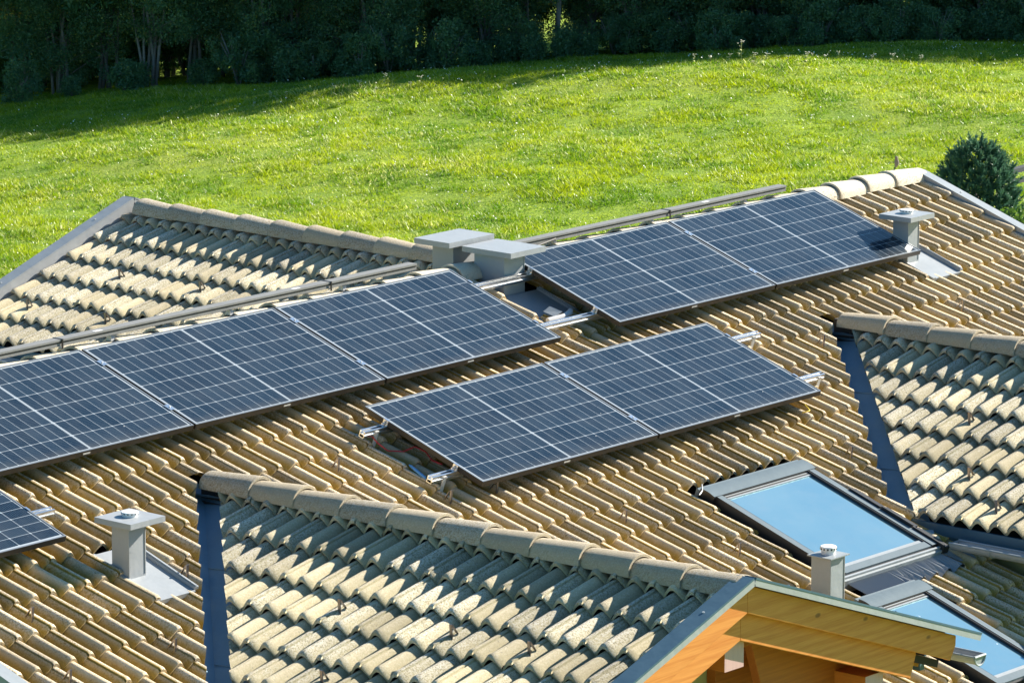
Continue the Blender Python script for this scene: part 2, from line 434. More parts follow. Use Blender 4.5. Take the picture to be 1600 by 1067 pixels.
TIPS = [1.637+.3055*k for k in range(-5, 16)]
TIPS = [t for t in TIPS if .05 < t < 6.0]
SKY1 = (1.628, 2.668, 1.622+1.409-.055, 2.755+1.409)
SKY2 = (1.490, 2.085, 3.027+1.409-.02, 4.13+1.409)
APR = (1.60, 2.20, SKY1[3]-.02, SKY2[2]+.04)
V1B = Vector((-2.934, -.789, -.411)); V2B = Vector((6.374, .335, -.022))
def main_v(P): return ((Vector(P)-Vector((0, YR, ZR))).dot(Vector((0, -CT, -ST))))
v1v, v2v = main_v(V1B), main_v(V2B)
T1 = (-2.925, -2.635, v1v-.30, v1v+.262)
T2 = (V2B.x+.02, V2B.x+.34, v2v-.30, v2v+.26)
TC = (2.57, 2.96, .36, .735)
SMALL += [T1, T2, TC]
n_lo, n_hi = int((-4.40+1.41)/ROLLP), int((7.90+1.41)/ROLLP)+1
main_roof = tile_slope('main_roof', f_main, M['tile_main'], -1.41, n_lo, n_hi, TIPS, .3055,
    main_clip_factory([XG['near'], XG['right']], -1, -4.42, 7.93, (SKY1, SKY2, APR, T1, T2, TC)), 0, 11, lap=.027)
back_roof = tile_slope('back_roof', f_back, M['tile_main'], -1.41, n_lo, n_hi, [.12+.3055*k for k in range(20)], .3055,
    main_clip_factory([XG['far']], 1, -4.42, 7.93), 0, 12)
def gable_clip(y0, y1, apex, sgn):
    """sgn -1: gable runs to -Y, keep y + d <= apex-.19 ; sgn +1: runs to +Y"""
    def clip(u, v, du, dv):
        d = v*CT
        if u+du*1.05 < y0 or u-du*1.05 > y1: return None
        cuts = []
        if u-du < y0: cuts.append(((y0, 0, 0), (-1, 0, 0)))
        if u+du > y1: cuts.append(((y1, 0, 0), (1, 0, 0)))
        lim = apex + sgn*.105
        dist = sgn*(u-lim) - d
        if dist < -.40: return None
        if dist < .40: cuts.append(((lim, 0, 0), tuple(Vector((-sgn, CT, 0)).normalized())))
        return cuts
    return clip
GT = lambda t0: [t0+.322*k for k in range(7) if t0+.322*k < (GE+.06)/CT]
AP_F, AP_B = -.097, 2*YR+.097
gables = {}
for nm, X, first, ph, y0, y1, ap, sg in (('near', -1.576, .141, -1.281, -4.16, .3, AP_F, -1), ('right', 4.903, .19, -.735, -4.16, .3, AP_F, -1), ('far', 4.903, .19, 6.795, 2.3, 6.81, AP_B, 1)):
    k0, k1 = int((y0-ph)/ROLLP)-2, int((y1-ph)/ROLLP)+3
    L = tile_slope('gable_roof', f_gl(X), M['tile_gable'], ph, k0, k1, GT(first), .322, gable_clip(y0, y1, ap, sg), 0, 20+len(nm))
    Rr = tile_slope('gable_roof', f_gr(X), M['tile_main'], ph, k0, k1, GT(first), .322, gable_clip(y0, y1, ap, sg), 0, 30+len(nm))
    gables[nm] = (L, Rr)
gables['near'][0]['label'] = 'cream tiled gable slope at the front, shaded under its ridge'
gables['right'][0]['label'] = 'cream tiled gable slope at the right edge beside the large skylight'
gables['far'][0]['label'] = 'cream tiled gable slope behind the main ridge, against the meadow'

# decks below the tiles (underlay and eave soffit)
DK = -.150
def slab(mb, material, fr, poly, h0, h1):
    mb.prism(material, [fr(u, v, h0) for u, v in poly], [fr(u, v, h1) for u, v in poly])
mb = MB(); vB = 5.92
slab(mb, M['deck'], f_main, [(-4.45, .0), (7.98, .0), (7.98, vB), (-4.45, vB)], DK, DK-.05)
slab(mb, M['deck'], f_back, [(-4.45, .0), (7.98, .0), (7.98, 6.1), (-4.45, 6.1)], DK, DK-.05)
for X, a, b, ap in ((-1.576, -4.17, AP_F, -1), (4.903, -4.17, AP_F, -1), (4.903, 6.82, AP_B, 1)):
    for fr in (f_gl(X), f_gr(X)):
        ve = (GE-.03)/CT
        if ap == -1: poly = [(b+.25, 0), (b+.25-ve*CT, ve), (a, ve), (a, 0)]
        else: poly = [(b-.25, 0), (b-.25+ve*CT, ve), (a, ve), (a, 0)]
        slab(mb, M['deck'], fr, poly, DK, DK-.045)
under(mb.obj('roof_deck'))

mb = MB(); wbox(mb, M['deck'], -4.4, 2.5, YR-.035, YR+.035, ZR-.13, ZR-.012); wbox(mb, M['deck'], 3.0, 7.9, YR-.035, YR+.035, ZR-.13, ZR-.012)
for X, a, b in ((-1.576, -4.15, -.1), (4.903, -4.15, -.1), (4.903, 2.9, 6.8)): wbox(mb, M['deck'], X-.03, X+.03, a, b, ZG-.13, ZG-.008)
under(mb.obj('ridge_batten'))
# ridge tiles -------------------------------------------------------
def ridge_tile_mesh(lap=.42):
    """axis along +x, wide end at x=0 ; profile half round-ish; origin on the crest line"""
    V, F, A = [], [], []; n = 18
    xs = [0, .012, .05, lap*.5, lap]
    def ring(x, off, thick):
        t = x/lap; R = .122-.020*t; H = .062 - .020*t
        if x == 0: R -= .004; H -= .003
        pts = []
        for k in range(n+1):
            a = math.pi*k/n
            y = -math.cos(a)*(R-thick)
            z = -.048 + (H+.048-thick)*math.sin(a)**.82
            pts.append((x, y, z+off))
        return pts
    rings = [ring(x, 0, 0) for x in xs] + [ring(0.001, 0, .018), ring(.10, 0, .018)]
    order = [5, 0, 1, 2, 3, 4]
    for r_ in rings: V += r_
    m_ = n+1
    for a, b in ((6, 5), (5, 0), (0, 1), (1, 2), (2, 3), (3, 4)):
        for k in range(n): F.append((a*m_+k, a*m_+k+1, b*m_+k+1, b*m_+k))
    me = bpy.data.meshes.new('ridge_tile'); me.from_pydata(V, [], F); me.materials.append(M['ridge'])
    bm = bmesh.new(); bm.from_mesh(me); bmesh.ops.recalc_face_normals(bm, faces=bm.faces)
    for e in bm.edges: e.smooth = len(e.link_faces) == 2 and e.link_faces[0].normal.angle(e.link_faces[1].normal, 0) < .9
    for f in bm.faces: f.smooth = True
    bm.to_mesh(me); bm.free()
    return me
RT = []
for i in range(5):
    me = ridge_tile_mesh(); ca = me.color_attributes.new('tile', 'FLOAT_COLOR', 'POINT')
    ca.data.foreach_set('color', np.tile(np.array([[.25, .62, .35, .8, .45][i], [.5, .3, .7, .6, .45][i], .1, 1], dtype=np.float32), len(me.vertices)))
    RT.append(me)
RT2 = []
for me in RT:
    m2 = me.copy(); m2.materials.clear(); m2.materials.append(M['ridge_new_sunlit']); RT2.append(m2)
def ridge_row(parent, p_wide, direction, count, step=.365, skip=lambda i: False, pool=None):
    d = Vector(direction).normalized(); z = Vector((0, 0, 1)); y = z.cross(d)
    for i in range(count):
        if skip(i): continue
        p = Vector(p_wide)+d*step*i+Vector((0, 0, random.uniform(-.004, .004)))
        o = link('ridge_tile', random.choice(pool or RT))
        tilt = .020   # wide end rides over its neighbour
        R = Matrix((d, y, z)).transposed().to_4x4()
        o.matrix_world = Matrix.Translation(p) @ R @ Matrix.Rotation(tilt, 4, 'Y') @ Matrix.Rotation(random.uniform(-.02, .02), 4, 'Z') @ Matrix.Rotation(random.uniform(-.03, .03), 4, 'X')
        mw = o.matrix_world.copy(); under(o, parent); o.matrix_basis = mw
# main ridge: wide ends towards -X, last tile ends at x=7.95
ridge_row(main_roof, (7.935-.405-.365*33, YR, ZR-.020), (1, 0, 0), 34, skip=lambda i: 2.30 < 7.53-.365*33+.365*i+.2 < 2.6, pool=RT2)
ridge_row(gables['near'][0], (-1.576, -4.215, ZG+.004), (0, 1, 0), 11)
ridge_row(gables['right'][0], (4.903, -4.24, ZG+.004), (0, 1, 0), 11)
ridge_row(gables['far'][0], (4.903, 6.735, ZG+.004), (0, -1, 0), 11)

# valleys -----------------------------------------------------------
def valley(parent, X, side, ap, sg):
    """folded sheet along the valley: one leaf on the main slope, one on the gable slope"""
    mb = MB(); n = 14; h = -.075
    def pt(d, off):    # d: plan distance from the apex; off<0 main leaf, >0 gable leaf
        x = X+side*d; y = ap+sg*d
        if off == 0:
            return Vector((x, y, ZG-TT*d-.140))
        if off < 0:
            x2 = x-side*off*0 + side*.16; zz = ZR-TT*abs(y-YR); return Vector((x2, y, zz-.112))
        y2 = y+sg*.26; return Vector((x, y2, ZG-TT*d-.118))
    D = [-.12]+[GE*(i/n) for i in range(1, n+1)]
    for leaf in (-1, 1):
        a = [pt(d, 0) for d in D]; b = [pt(d, leaf) for d in D]
        mb.add(a+b, [(i, i+1, len(D)+i+1, len(D)+i) for i in range(len(D)-1)], M['valley'])
    # raised welt in the middle of the gable leaf and a lapped joint
    for d in (.62, 1.42):
        q = [pt(d, 0)+Vector((0, 0, .004)), pt(d, 1)+Vector((0, 0, .004)), pt(d+.012, 1)+Vector((0, 0, .009)), pt(d+.012, 0)+Vector((0, 0, .009))]
        mb.add(q+[p-Vector((0, 0, .006)) for p in q], [(0, 1, 2, 3), (2, 3, 7, 6), (0, 1, 5, 4)], M['valley'])
    o = mb.obj('valley_flashing', smooth=False); under(o, parent); return o
for nm, ap, sg in (('near', AP_F, -1), ('right', AP_F, -1), ('far', AP_B, 1)):
    valley(gables[nm][0], XG[nm], -1, ap, sg); valley(gables[nm][1], XG[nm], 1, ap, sg)

# verge flashings ----------------------------------------------------
def verge(parent, fr, u_in, u_out, v0, v1, h0, h1, drop, m1, m2):
    mb = MB()
    mb.box(m1, fr, u_in, u_out, v0, v1, h1-.012, h1)
    mb.box(m2, fr, u_in+.002*np.sign(u_out-u_in), u_in+.010*np.sign(u_out-u_in), v0, v1-.22, h0, h1-.013)
    mb.box(m2, fr, u_out-.010*np.sign(u_out-u_in), u_out-.002*np.sign(u_out-u_in), v0, v1, h1-drop, h1-.013)
    for v in np.arange(v0+.4, v1, 1.1):
        mb.tube(M['galv'], [fr((u_in+u_out)/2, v, h1), fr((u_in+u_out)/2, v, h1+.006)], .007, 6)
    o = mb.obj('verge_flashing'); under(o, parent); return o
verge(main_roof, f_main, 7.885, 7.985, .04, 5.95, -.1, .012, .12, M['lightmetal'], M['grey_metal'])
verge(main_roof, f_main, -4.41, -4.51, -.03, 5.95, -.1, .02, .12, M['lightmetal'], M['grey_metal'])
verge(back_roof, f_back, 7.885, 7.985, .10, 6.1, -.1, .0, .12, M['lightmetal'], M['grey_metal'])
verge(back_roof, f_back, -4.41, -4.51, -.03, 6.1, -.1, .02, .12, M['lightmetal'], M['grey_metal'])
VE = (GE+.17)/CT
for nm, s0, s1, s in (('near', -4.17, -4.29, 0), ('right', -4.17, -4.29, 0), ('far', 6.82, 6.94, 0)):
    for fr, par in ((f_gl(XG[nm]), gables[nm][0]), (f_gr(XG[nm]), gables[nm][1])):
        verge(par, fr, s0, s1, -.01, VE, -.1, .062, .048, M['flash'] if nm != 'far' else M['lightmetal'], M['grey_metal'])

# snow hooks ----------------------------------------------------------
def hook_mesh():
    mb = MB(); id_ = lambda u, v, h=0: Vector((u, v, h))
    path = [(-.006, -.010), (.0, .0), (.024, .070), (.031, .071), (.050, .0), (.055, -.012)]      # (v,h) strap folded to a nose
    w2 = .009; t = .005
    P = [(0, 0)]
    vs, fs = [], []
    for v, h in path: vs += [(-w2, v, h), (w2, v, h), (-w2, v+t, h+t), (w2, v+t, h+t)]
    for i in range(len(path)-1):
        a = 4*i; b = a+4
        fs += [(a, a+1, b+1, b), (a+2, b+2, b+3, a+3), (a, b, b+2, a+2), (a+1, a+3, b+3, b+1)]
    fs += [(0, 2, 3, 1), (4*len(path)-4, 4*len(path)-3, 4*len(path)-1, 4*len(path)-2)]
    mb.add(vs, fs, M['dark_hook'])
    return mb.mesh('snow_hook')
HK = hook_mesh()
def hooks(parent, fr, pts):
    o0, ux, dx, nx = fr(0, 0, 0), fr(1, 0, 0)-fr(0, 0, 0), fr(0, 1, 0)-fr(0, 0, 0), fr(0, 0, 1)-fr(0, 0, 0)
    for u, v in pts:
        o = link('snow_hook', HK); p = fr(u, v, -.030)
        mw = Matrix((ux, dx, nx)).transposed().to_4x4(); mw.translation = p
        under(o, parent); o.matrix_basis = mw
def snap(u, ph): return ph+ROLLP*round((u-ph)/ROLLP)
hooks(main_roof, f_main, [(snap(u, -1.41)-.035, v+1.409-.03) for u, v in [(-3.732, .985), (-4.129, 1.597), (-3.283, 1.589), (-2.579, .979), (-.52, .36), (-.215, .95), (.87, 1.589), (1.288, 2.202), (4.454, .365), (6.119, .373), (3.2, 1.6), (.30, .97), (2.55, .37)]])
hooks(gables['near'][0], f_gl(-1.576), [(snap(u, -1.281)-.03, v-.02) for u, v in [(-1.94, .932), (-3.454, .931), (-2.769, .937), (-2.358, 1.585), (-3.10, 1.58)]])
hooks(gables['right'][0], f_gl(4.903), [(snap(u, -.735)-.03, v-.02) for u, v in [(-1.812, .959), (-2.236, 1.597), (-2.668, 1.912), (-2.9, .95)]])
hooks(gables['far'][0], f_gl(4.903), [(snap(u, 6.795)-.03, v-.02) for u, v in [(6.137, .982), (5.301, .961), (6.582, 1.601), (5.724, 1.599)]])

# vents ---------------------------------------------------------------
def cowl(parent, cx, cy, z, r, h):
    mb = MB(); n = 28
    def ring(rr, zz): return [(cx+rr*math.cos(2*math.pi*k/n), cy+rr*math.sin(2*math.pi*k/n), zz) for k in range(n)]
    rs = [ring(r*.86, z), ring(r*.86, z+h*.55), ring(r, z+h*.56), ring(r, z+h*.9), ring(r*.93, z+h), ring(r*.3, z+h*1.08)]
    V = [p for q in rs for p in q]; F = []
    for i in range(len(rs)-1):
        for k in range(n): F.append((i*n+k, i*n+(k+1) % n, (i+1)*n+(k+1) % n, (i+1)*n+k))
    F.append(tuple(range((len(rs)-1)*n, len(rs)*n)))
    mb.add(V, F, M['white'])
    for k in range(n):     # slots round the rim
        a = 2*math.pi*(k+.5)/n
        if k % 2: continue
        c, s_ = math.cos(a), math.sin(a); p = Vector((cx+c*(r+.001), cy+s_*(r+.001), z+h*.62)); tdir = Vector((-s_, c, 0))*.005
        mb.add([p-tdir, p+tdir, p+tdir+Vector((0, 0, h*.22)), p-tdir+Vector((0, 0, h*.22))], [(0, 1, 2, 3)], M['black'])
    o = mb.obj('cowl'); under(o, parent)
def vent(name, B, bx, by, top, cap, cth, label, cowl_r=.052, tray=None, metal='grey_metal', cowl_h=.028, seam=True, tray_h=-.028):
    x0, y0, z0 = B
    mb = MB(); wbox(mb, M[metal], x0, x0+bx, y0, y0+by, z0-.25, top-cth)
    if seam:
        wbox(mb, M[metal], x0+bx-.012, x0+bx-.008, y0-.004, y0, z0+.0, top-cth-.001)
    for zz in np.arange(z0+.06, top-cth-.02, .085):
        mb.tube(M[metal], [(x0+.012, y0-.0015, zz), (x0+.012, y0+.003, zz)], .0035, 6); mb.tube(M[metal], [(x0-.0015, y0+by-.012, zz), (x0+.003, y0+by-.012, zz)], .0035, 6)
    shaft = under(mb.obj(name, bevel=.003)); shaft['label'] = label
    mb = MB(); wbox(mb, M[metal], *cap, top-cth, top); wbox(mb, M[metal], cap[0]+.001, cap[1]-.001, cap[2]+.001, cap[3]-.001, top-cth-.0, top-cth+.001)
    under(mb.obj('cap', bevel=.003), shaft)
    if cowl_r: cowl(shaft, (cap[0]+cap[1])/2+.005, (cap[2]+cap[3])/2+.005, top, cowl_r, cowl_h)
    if tray:
        a, b, c, d = tray; mb = MB(); h = tray_h
        mb.box(M['traymetal'], f_main, a, b, c, d, h-.004, h)
        mb.box(M['traymetal'], f_main, a, b, d-.012, d, h-.03, h-.005)
        mb.box(M['traymetal'], f_main, b-.003, b+.03, c, d-.01, h+.0005, h+.020)
        mb.box(M['traymetal'], f_main, b+.004, b+.012, c+.01, d-.012, h+.0205, h+.028)
        mb.box(M['traymetal'], f_main, a-.03, a-.001, c, d, h-.02, h+.006)
        under(mb.obj('flashing_tray'), shaft)
    return shaft
vent('roof_vent', V1B, .140, .139, V1B.z+.337, (V1B.x-.066, V1B.x+.222, V1B.y-.080, V1B.y+.212), .034, 'grey square vent with a flat cap and round cowl at the left of the roof', tray=T1)
vent('roof_vent', V2B, .143, .137, .323, (V2B.x-.085, V2B.x+.215, V2B.y-.082, V2B.y+.205), .036, 'grey square vent at the right, throwing its shadow on a panel', tray=T2)
v3 = vent('roof_vent', (1.195, -2.785, -1.10), .150, .150, -.757, (1.163, 1.36, -2.81, -2.625), .008, 'slim light vent with a white round cowl in front of the skylights', metal='lightmetal', cowl_h=.05)
c2 = vent('chimney', (2.630, 1.062, .10), .222, .270, .493, (2.595, 2.970, .975, 1.415), .038, 'grey sheet metal chimney standing on the front side of the ridge', cowl_r=0, tray=TC, metal='grey_metal', tray_h=-.055)
c1 = vent('chimney', (2.645, 1.535, .15), .25, .19, .520, (2.505, 2.985, 1.452, 1.772), .038, 'grey sheet metal chimney standing behind the ridge', cowl_r=0)
mb = MB()       # curled front lip of the chimney tray
lip = [f_main(2.55+.36*t, .770+.02*math.sin(t*9), -.02) for t in np.linspace(0, 1, 9)]
mb.tube(M['galv'], [f_main(2.56, .80, -.012), f_main(2.70, .815, .0), f_main(2.80, .79, .004), f_main(2.84, .765, .004)], [.020, .022, .022, .018], 10)
mb.add([f_main(2.62, .70, .0), f_main(2.68, .70, .03), f_main(2.70, .80, .034), f_main(2.63, .80, .006), f_main(2.80, .775, -.02), f_main(2.79, .70, -.022)], [(0, 1, 2, 3), (1, 5, 4, 2)], M['lightmetal'])
under(mb.obj('lead_roll', smooth=False), c2)

# skylights -------------------------------------------------------------
def skylight(a, b, c, d, label, hood_over=.03):
    root = MB(); h0, h1 = -.10, .022
    fwid = .052
    mb = root
    mb.box(M['skydark'], f_main, a, a+fwid, c+.06, d-.02, h0, h1, top=M['skyframe'])
    mb.box(M['skydark'], f_main, b-fwid, b, c+.06, d-.02, h0, h1, top=M['skyframe'])
    mb.box(M['skydark'], f_main, a+fwid, a+fwid+.012, c+.07, d-.08, h0, h1-.004)
    mb.box(M['skydark'], f_main, b-fwid-.012, b-fwid, c+.07, d-.08, h0, h1-.004)
    mb.box(M['lightmetal'], f_main, a+fwid+.0125, b-fwid-.0125, d-.115, d-.085, h0, h1-.012)
    mb.box(M['skyframe'], f_main, a+fwid*.4, b-fwid*.4, d-.082, d-.022, h0, h1-.006)
    mb.box(M['skydark'], f_main, a+.02, b-.02, d-.0215, d-.004, h0, h1-.02)
    fr = under(mb.obj('skylight', bevel=.004)); fr['label'] = label
    mb = MB()
    for i in range(6):
        t0, t1 = i/6, (i+1)/6
        hh = lambda t: h1+.005+.007*math.sin(math.pi*min(1, t*1.05))
        q = [f_main(a-hood_over, c+.12*t0, hh(t0)), f_main(b+hood_over*.6, c+.12*t0, hh(t0)), f_main(b+hood_over*.6, c+.12*t1, hh(t1)), f_main(a-hood_over, c+.12*t1, hh(t1))]
        mb.add(q, [(0, 1, 2, 3)], M['hood'])
    for uu in (a-hood_over, b+hood_over*.6):
        mb.add([f_main(uu, c+.12*i/6, h1+.005+.007*math.sin(math.pi*min(1, i/6*1.05))) for i in range(7)]+[f_main(uu, c+.12, h0), f_main(uu, c, h0)], [tuple(range(9))], M['black'])
    mb.add([f_main(a-hood_over, c+.12, h1+.005), f_main(b+hood_over*.6, c+.12, h1+.005), f_main(b+hood_over*.6, c+.12, h1-.01), f_main(a-hood_over, c+.12, h1-.01)], [(0, 1, 2, 3)], M['skydark'])
    mb.box(M['skyframe'], f_main, a-.02, b+.02, c-.035, c-.003, -.06, h1-.015)
    under(mb.obj('hood'), fr)
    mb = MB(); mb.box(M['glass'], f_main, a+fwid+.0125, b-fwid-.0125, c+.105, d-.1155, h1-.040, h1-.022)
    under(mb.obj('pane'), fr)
    mb = MB()
    for k, dv in enumerate((.120, .132, .146)):
        mb.box((M['lightmetal'], M['skydark'], M['lightmetal'])[k], f_main, a+fwid+.013, b-fwid-.013, c+dv-.004, c+dv+.008, h1-.0218, h1-.014)
    under(mb.obj('glazing_bar'), fr)
    return fr
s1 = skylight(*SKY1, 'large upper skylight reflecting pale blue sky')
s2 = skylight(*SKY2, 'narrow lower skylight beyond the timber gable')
# aprons
mb = MB()
uu = np.linspace(SKY1[0]+.03, SKY1[1]+.42, 150)
for i in range(len(uu)-1):
    h = lambda k: -.022+.006*(k % 2)
    right = uu[i] > 2.06
    v0_, v1_ = SKY1[3]+.02, SKY1[3]+(.205 if right else .235)
    hp = (lambda u: prof(((u+1.41)/ROLLP+.5) % 1-.5)+.012) if right else (lambda u: 0)
    mb.add([f_main(uu[i], v0_, h(i)-.01), f_main(uu[i+1], v0_, h(i+1)-.01), f_main(uu[i+1], v1_, h(i+1)+hp(uu[i+1])), f_main(uu[i], v1_, h(i)+hp(uu[i]))], [(0, 1, 2, 3)], M['lead'])
mb.box(M['lightmetal'], f_main, SKY1[0]-.01, SKY1[1]+.01, SKY1[3]-.003, SKY1[3]+.012, -.10, .012)
mb.box(M['lightmetal'], f_main, SKY1[0]-.01, SKY1[1]+.01, SKY1[3]+.0125, SKY1[3]+.030, -.10, -.004)
under(mb.obj('lead_apron'), s1)
mb = MB()       # dark side flashing standing along the right of the upper skylight
for k in range(3):
    c0 = SKY1[2]+.42+.27*k
    mb.box(M['skydark'], f_main, SKY1[1]+.004, SKY1[1]+.016, c0, c0+.262, -.1, .035+.008*(k % 2))
    mb.box(M['skydark'], f_main, SKY1[1]+.017, SKY1[1]+.075, c0, c0+.262, -.1, .018+.006*(k % 2))
under(mb.obj('side_flashing'), s1)
mb = MB(); mb.tube(M['galv'], [f_main(SKY1[0]-.10, SKY1[2]+.05, .02), f_main(SKY1[0]-.05, SKY1[2]+.03, .03), f_main(SKY1[0]-.01, SKY1[2]-.005, .035), f_main(SKY1[0]+.02, SKY1[2]-.03, .03)], .004, 5)
under(mb.obj('wire'), s1)

# gable timber and eaves --------------------------------------------------
def gable_front(nm, X, yv, sg):
    """yv: verge plane y, sg: +1 when the house lies towards +Y of the verge"""
    L, Rr = gables[nm]
    Z = lambda d: ZG-TT*d
    y = lambda k: yv+sg*k
    for side, par in ((-1, L), (1, Rr)):
        def board(name, d0, d1, top, bot, ya, yb, m_, cut=True):
            mb = MB(); P = []
            for d, t_, b_ in ((d0, top, bot), (d1, top, bot)):
                pass
            pa = [(X+side*d0, Z(d0)-top), (X+side*d1, Z(d1)-top), (X+side*(d1-.002), Z(d1)-top-.06), (X+side*(d1-.055), Z(d1)-bot+.02), (X+side*(d1-.075), Z(d1)-bot+.03-TT*0), (X+side*d0, Z(d0)-bot)]
            mb.prism(m_, [Vector((px_, y(ya), pz)) for px_, pz in pa], [Vector((px_, y(yb), pz)) for px_, pz in pa])
            o = under(mb.obj(name, bevel=.004), par)
        board('barge_board', .0, 2.035, -.012, .150, .052, .098, M['wood_x'])
        board('rafter', .0, 1.70, .10, .315, .10, .19, M['wood_x'])
        # gutter along the eave
        mb = MB(); xe = X+side*(GE+.10); ze = Z(GE)-.115; n = 12; r = .056
        ya, yb = y(-.045), y(3.9 if nm != 'near' else 3.3)
        if nm == 'near': yb = y(2.2)
        if nm == 'right': yb = -2.62
        prof_ = [(xe+r*math.cos(math.pi+math.pi*k/n), ze+r*math.sin(math.pi+math.pi*k/n)) for k in range(n+1)]
        mb.add([(px_, ya, pz) for px_, pz in prof_]+[(px_, yb, pz) for px_, pz in prof_], [(k, k+1, n+2+k, n+1+k) for k in range(n)], M['grey_metal'])
        for yy in (ya, yb): mb.add([(px_, yy, pz) for px_, pz in prof_], [tuple(range(n+1))], M['lightmetal'])
        for px_ in (xe-r, xe+r): mb.tube(M['lightmetal'], [(px_, ya, ze), (px_, yb, ze)], .007, 6)
        rim = [(px_, ya+sg*-.003, pz) for px_, pz in prof_]; mb.tube(M['lightmetal'], rim, .006, 6); mb.tube(M['lightmetal'], [rim[0], rim[-1]], .009, 6)
        for yj in np.arange(min(ya, yb)+.45, max(ya, yb), .95): mb.tube(M['grey_metal'], [(px_+(.003 if px_ > xe else -.003), yj, pz-.003) for px_, pz in prof_], .004, 5)
        under(mb.obj('gutter'), par)
        # fascia under the tile ends
        mb = MB(); q0, q1 = (y(.24), AP_F-GE-.02) if sg > 0 else (y(.24), AP_B+GE+.02)
        ylo, yhi = min(q0, q1), max(q0, q1)
        xa = X+side*(GE-.055); xb = X+side*(GE-.035)
        wbox(mb, M['flash'], min(xa, xb), max(xa, xb), ylo, yhi, Z(GE)-.135, Z(GE)-.060)
        xa = X+side*(GE-.10); xb = X+side*(GE-.0555)
        wbox(mb, M['flash'], min(xa, xb), max(xa, xb), ylo, yhi, Z(GE)-.215, Z(GE)-.136)
        under(mb.obj('fascia'), par)
        # soffit boards
        mb = MB(); fr = f_gl(X) if side < 0 else f_gr(X)
        mb.box(M['wood_y'], fr, y(.19), y(.75), 0.02, (GE-.12)/CT, DK-.065, DK-.046)
        under(mb.obj('soffit'), par)
    # purlins with square sawn ends
    for dx in (-1.30, 0, 1.34):
        mb = MB(); cx = X+dx+.0; zt = Z(abs(dx))-.302-(.0 if dx == 0 else .03); wv = .087
        ya, yb = y(.14), y(.95)
        P = [(cx-wv, zt-.185), (cx+wv, zt-.185), (cx+wv, zt), (cx-wv, zt)]
        A = [Vector((a, ya, b)) for a, b in P]; B = [Vector((a, yb, b)) for a, b in P]
        mb.add(A+B, [(0, 1, 5, 4), (1, 2, 6, 5), (2, 3, 7, 6), (3, 0, 4, 7), (4, 5, 6, 7)], M['wood_y']); mb.add(A, [(0, 1, 2, 3)], M['wood_end'])
        under(mb.obj('purlin', bevel=.003))
    # tie beam between the rafters, timber infill and plaster wall behind
    bz = ZG-.475
    pt = [(X-.40, bz), (X+1.62, bz), (X+1.62, bz-.42), (X+1.70, bz-.42), (X+1.45, Z(1.45)-.30), (X+.02, Z(0)-.305), (X-.02, Z(0)-.305), (X-.46, Z(.46)-.30)]
    pt = [(X-.40, bz), (X+.45, bz), (X+.60, bz-.40), (X+1.55, bz-.40), (X+1.45, Z(1.45)-.30), (X, Z(0)-.30), (X-.47, Z(.47)-.30)]
    mb = MB(); mb.prism(M['wood_dark'], [Vector((a, y(.36), b)) for a, b in pt], [Vector((a, y(.42), b)) for a, b in pt])
    under(mb.obj('tie_beam', bevel=.004))
    mb = MB(); wbox(mb, M['wood_dark'], X+.56, X+1.76, min(y(.70), y(.76)), max(y(.70), y(.76)), -2.6, ZG-.60)
    under(mb.obj('wall_cladding'))
    mb = MB(); pw = [(X-1.78, -2.6), (X+1.78, -2.6), (X+1.78, ZG-.82), (X, ZG-.20), (X-1.78, ZG-.82)]
    mb.prism(M['plaster'], [Vector((a, y(.765), b)) for a, b in pw], [Vector((a, y(2.6), b)) for a, b in pw])
    under(mb.obj('wall'))
gable_front('near', -1.576, -4.29, 1)
gable_front('right', 4.903, -4.29, 1)
gable_front('far', 4.903, 6.94, -1)
mb = MB(); wbox(mb, M['plaster'], -3.9, 7.4, -3.75, 6.4, -6.6, -1.72)
under(mb.obj('wall'))
for yv, s_, par in ((YR-5.92*CT, -1, main_roof), (YR+6.1*CT, 1, back_roof)):
    mb = MB(); zz = ZR-TT*abs(yv-YR)-.1; n = 10; r = .07
    P = [(yv+s_*.05+r*math.cos(math.pi+math.pi*k/n), zz+r*math.sin(math.pi+math.pi*k/n)) for k in range(n+1)]
    mb.add([(-4.5, a, b) for a, b in P]+[(8.0, a, b) for a, b in P], [(k, k+1, n+2+k, n+1+k) for k in range(n)], M['grey_metal'])
    under(mb.obj('gutter'), par)


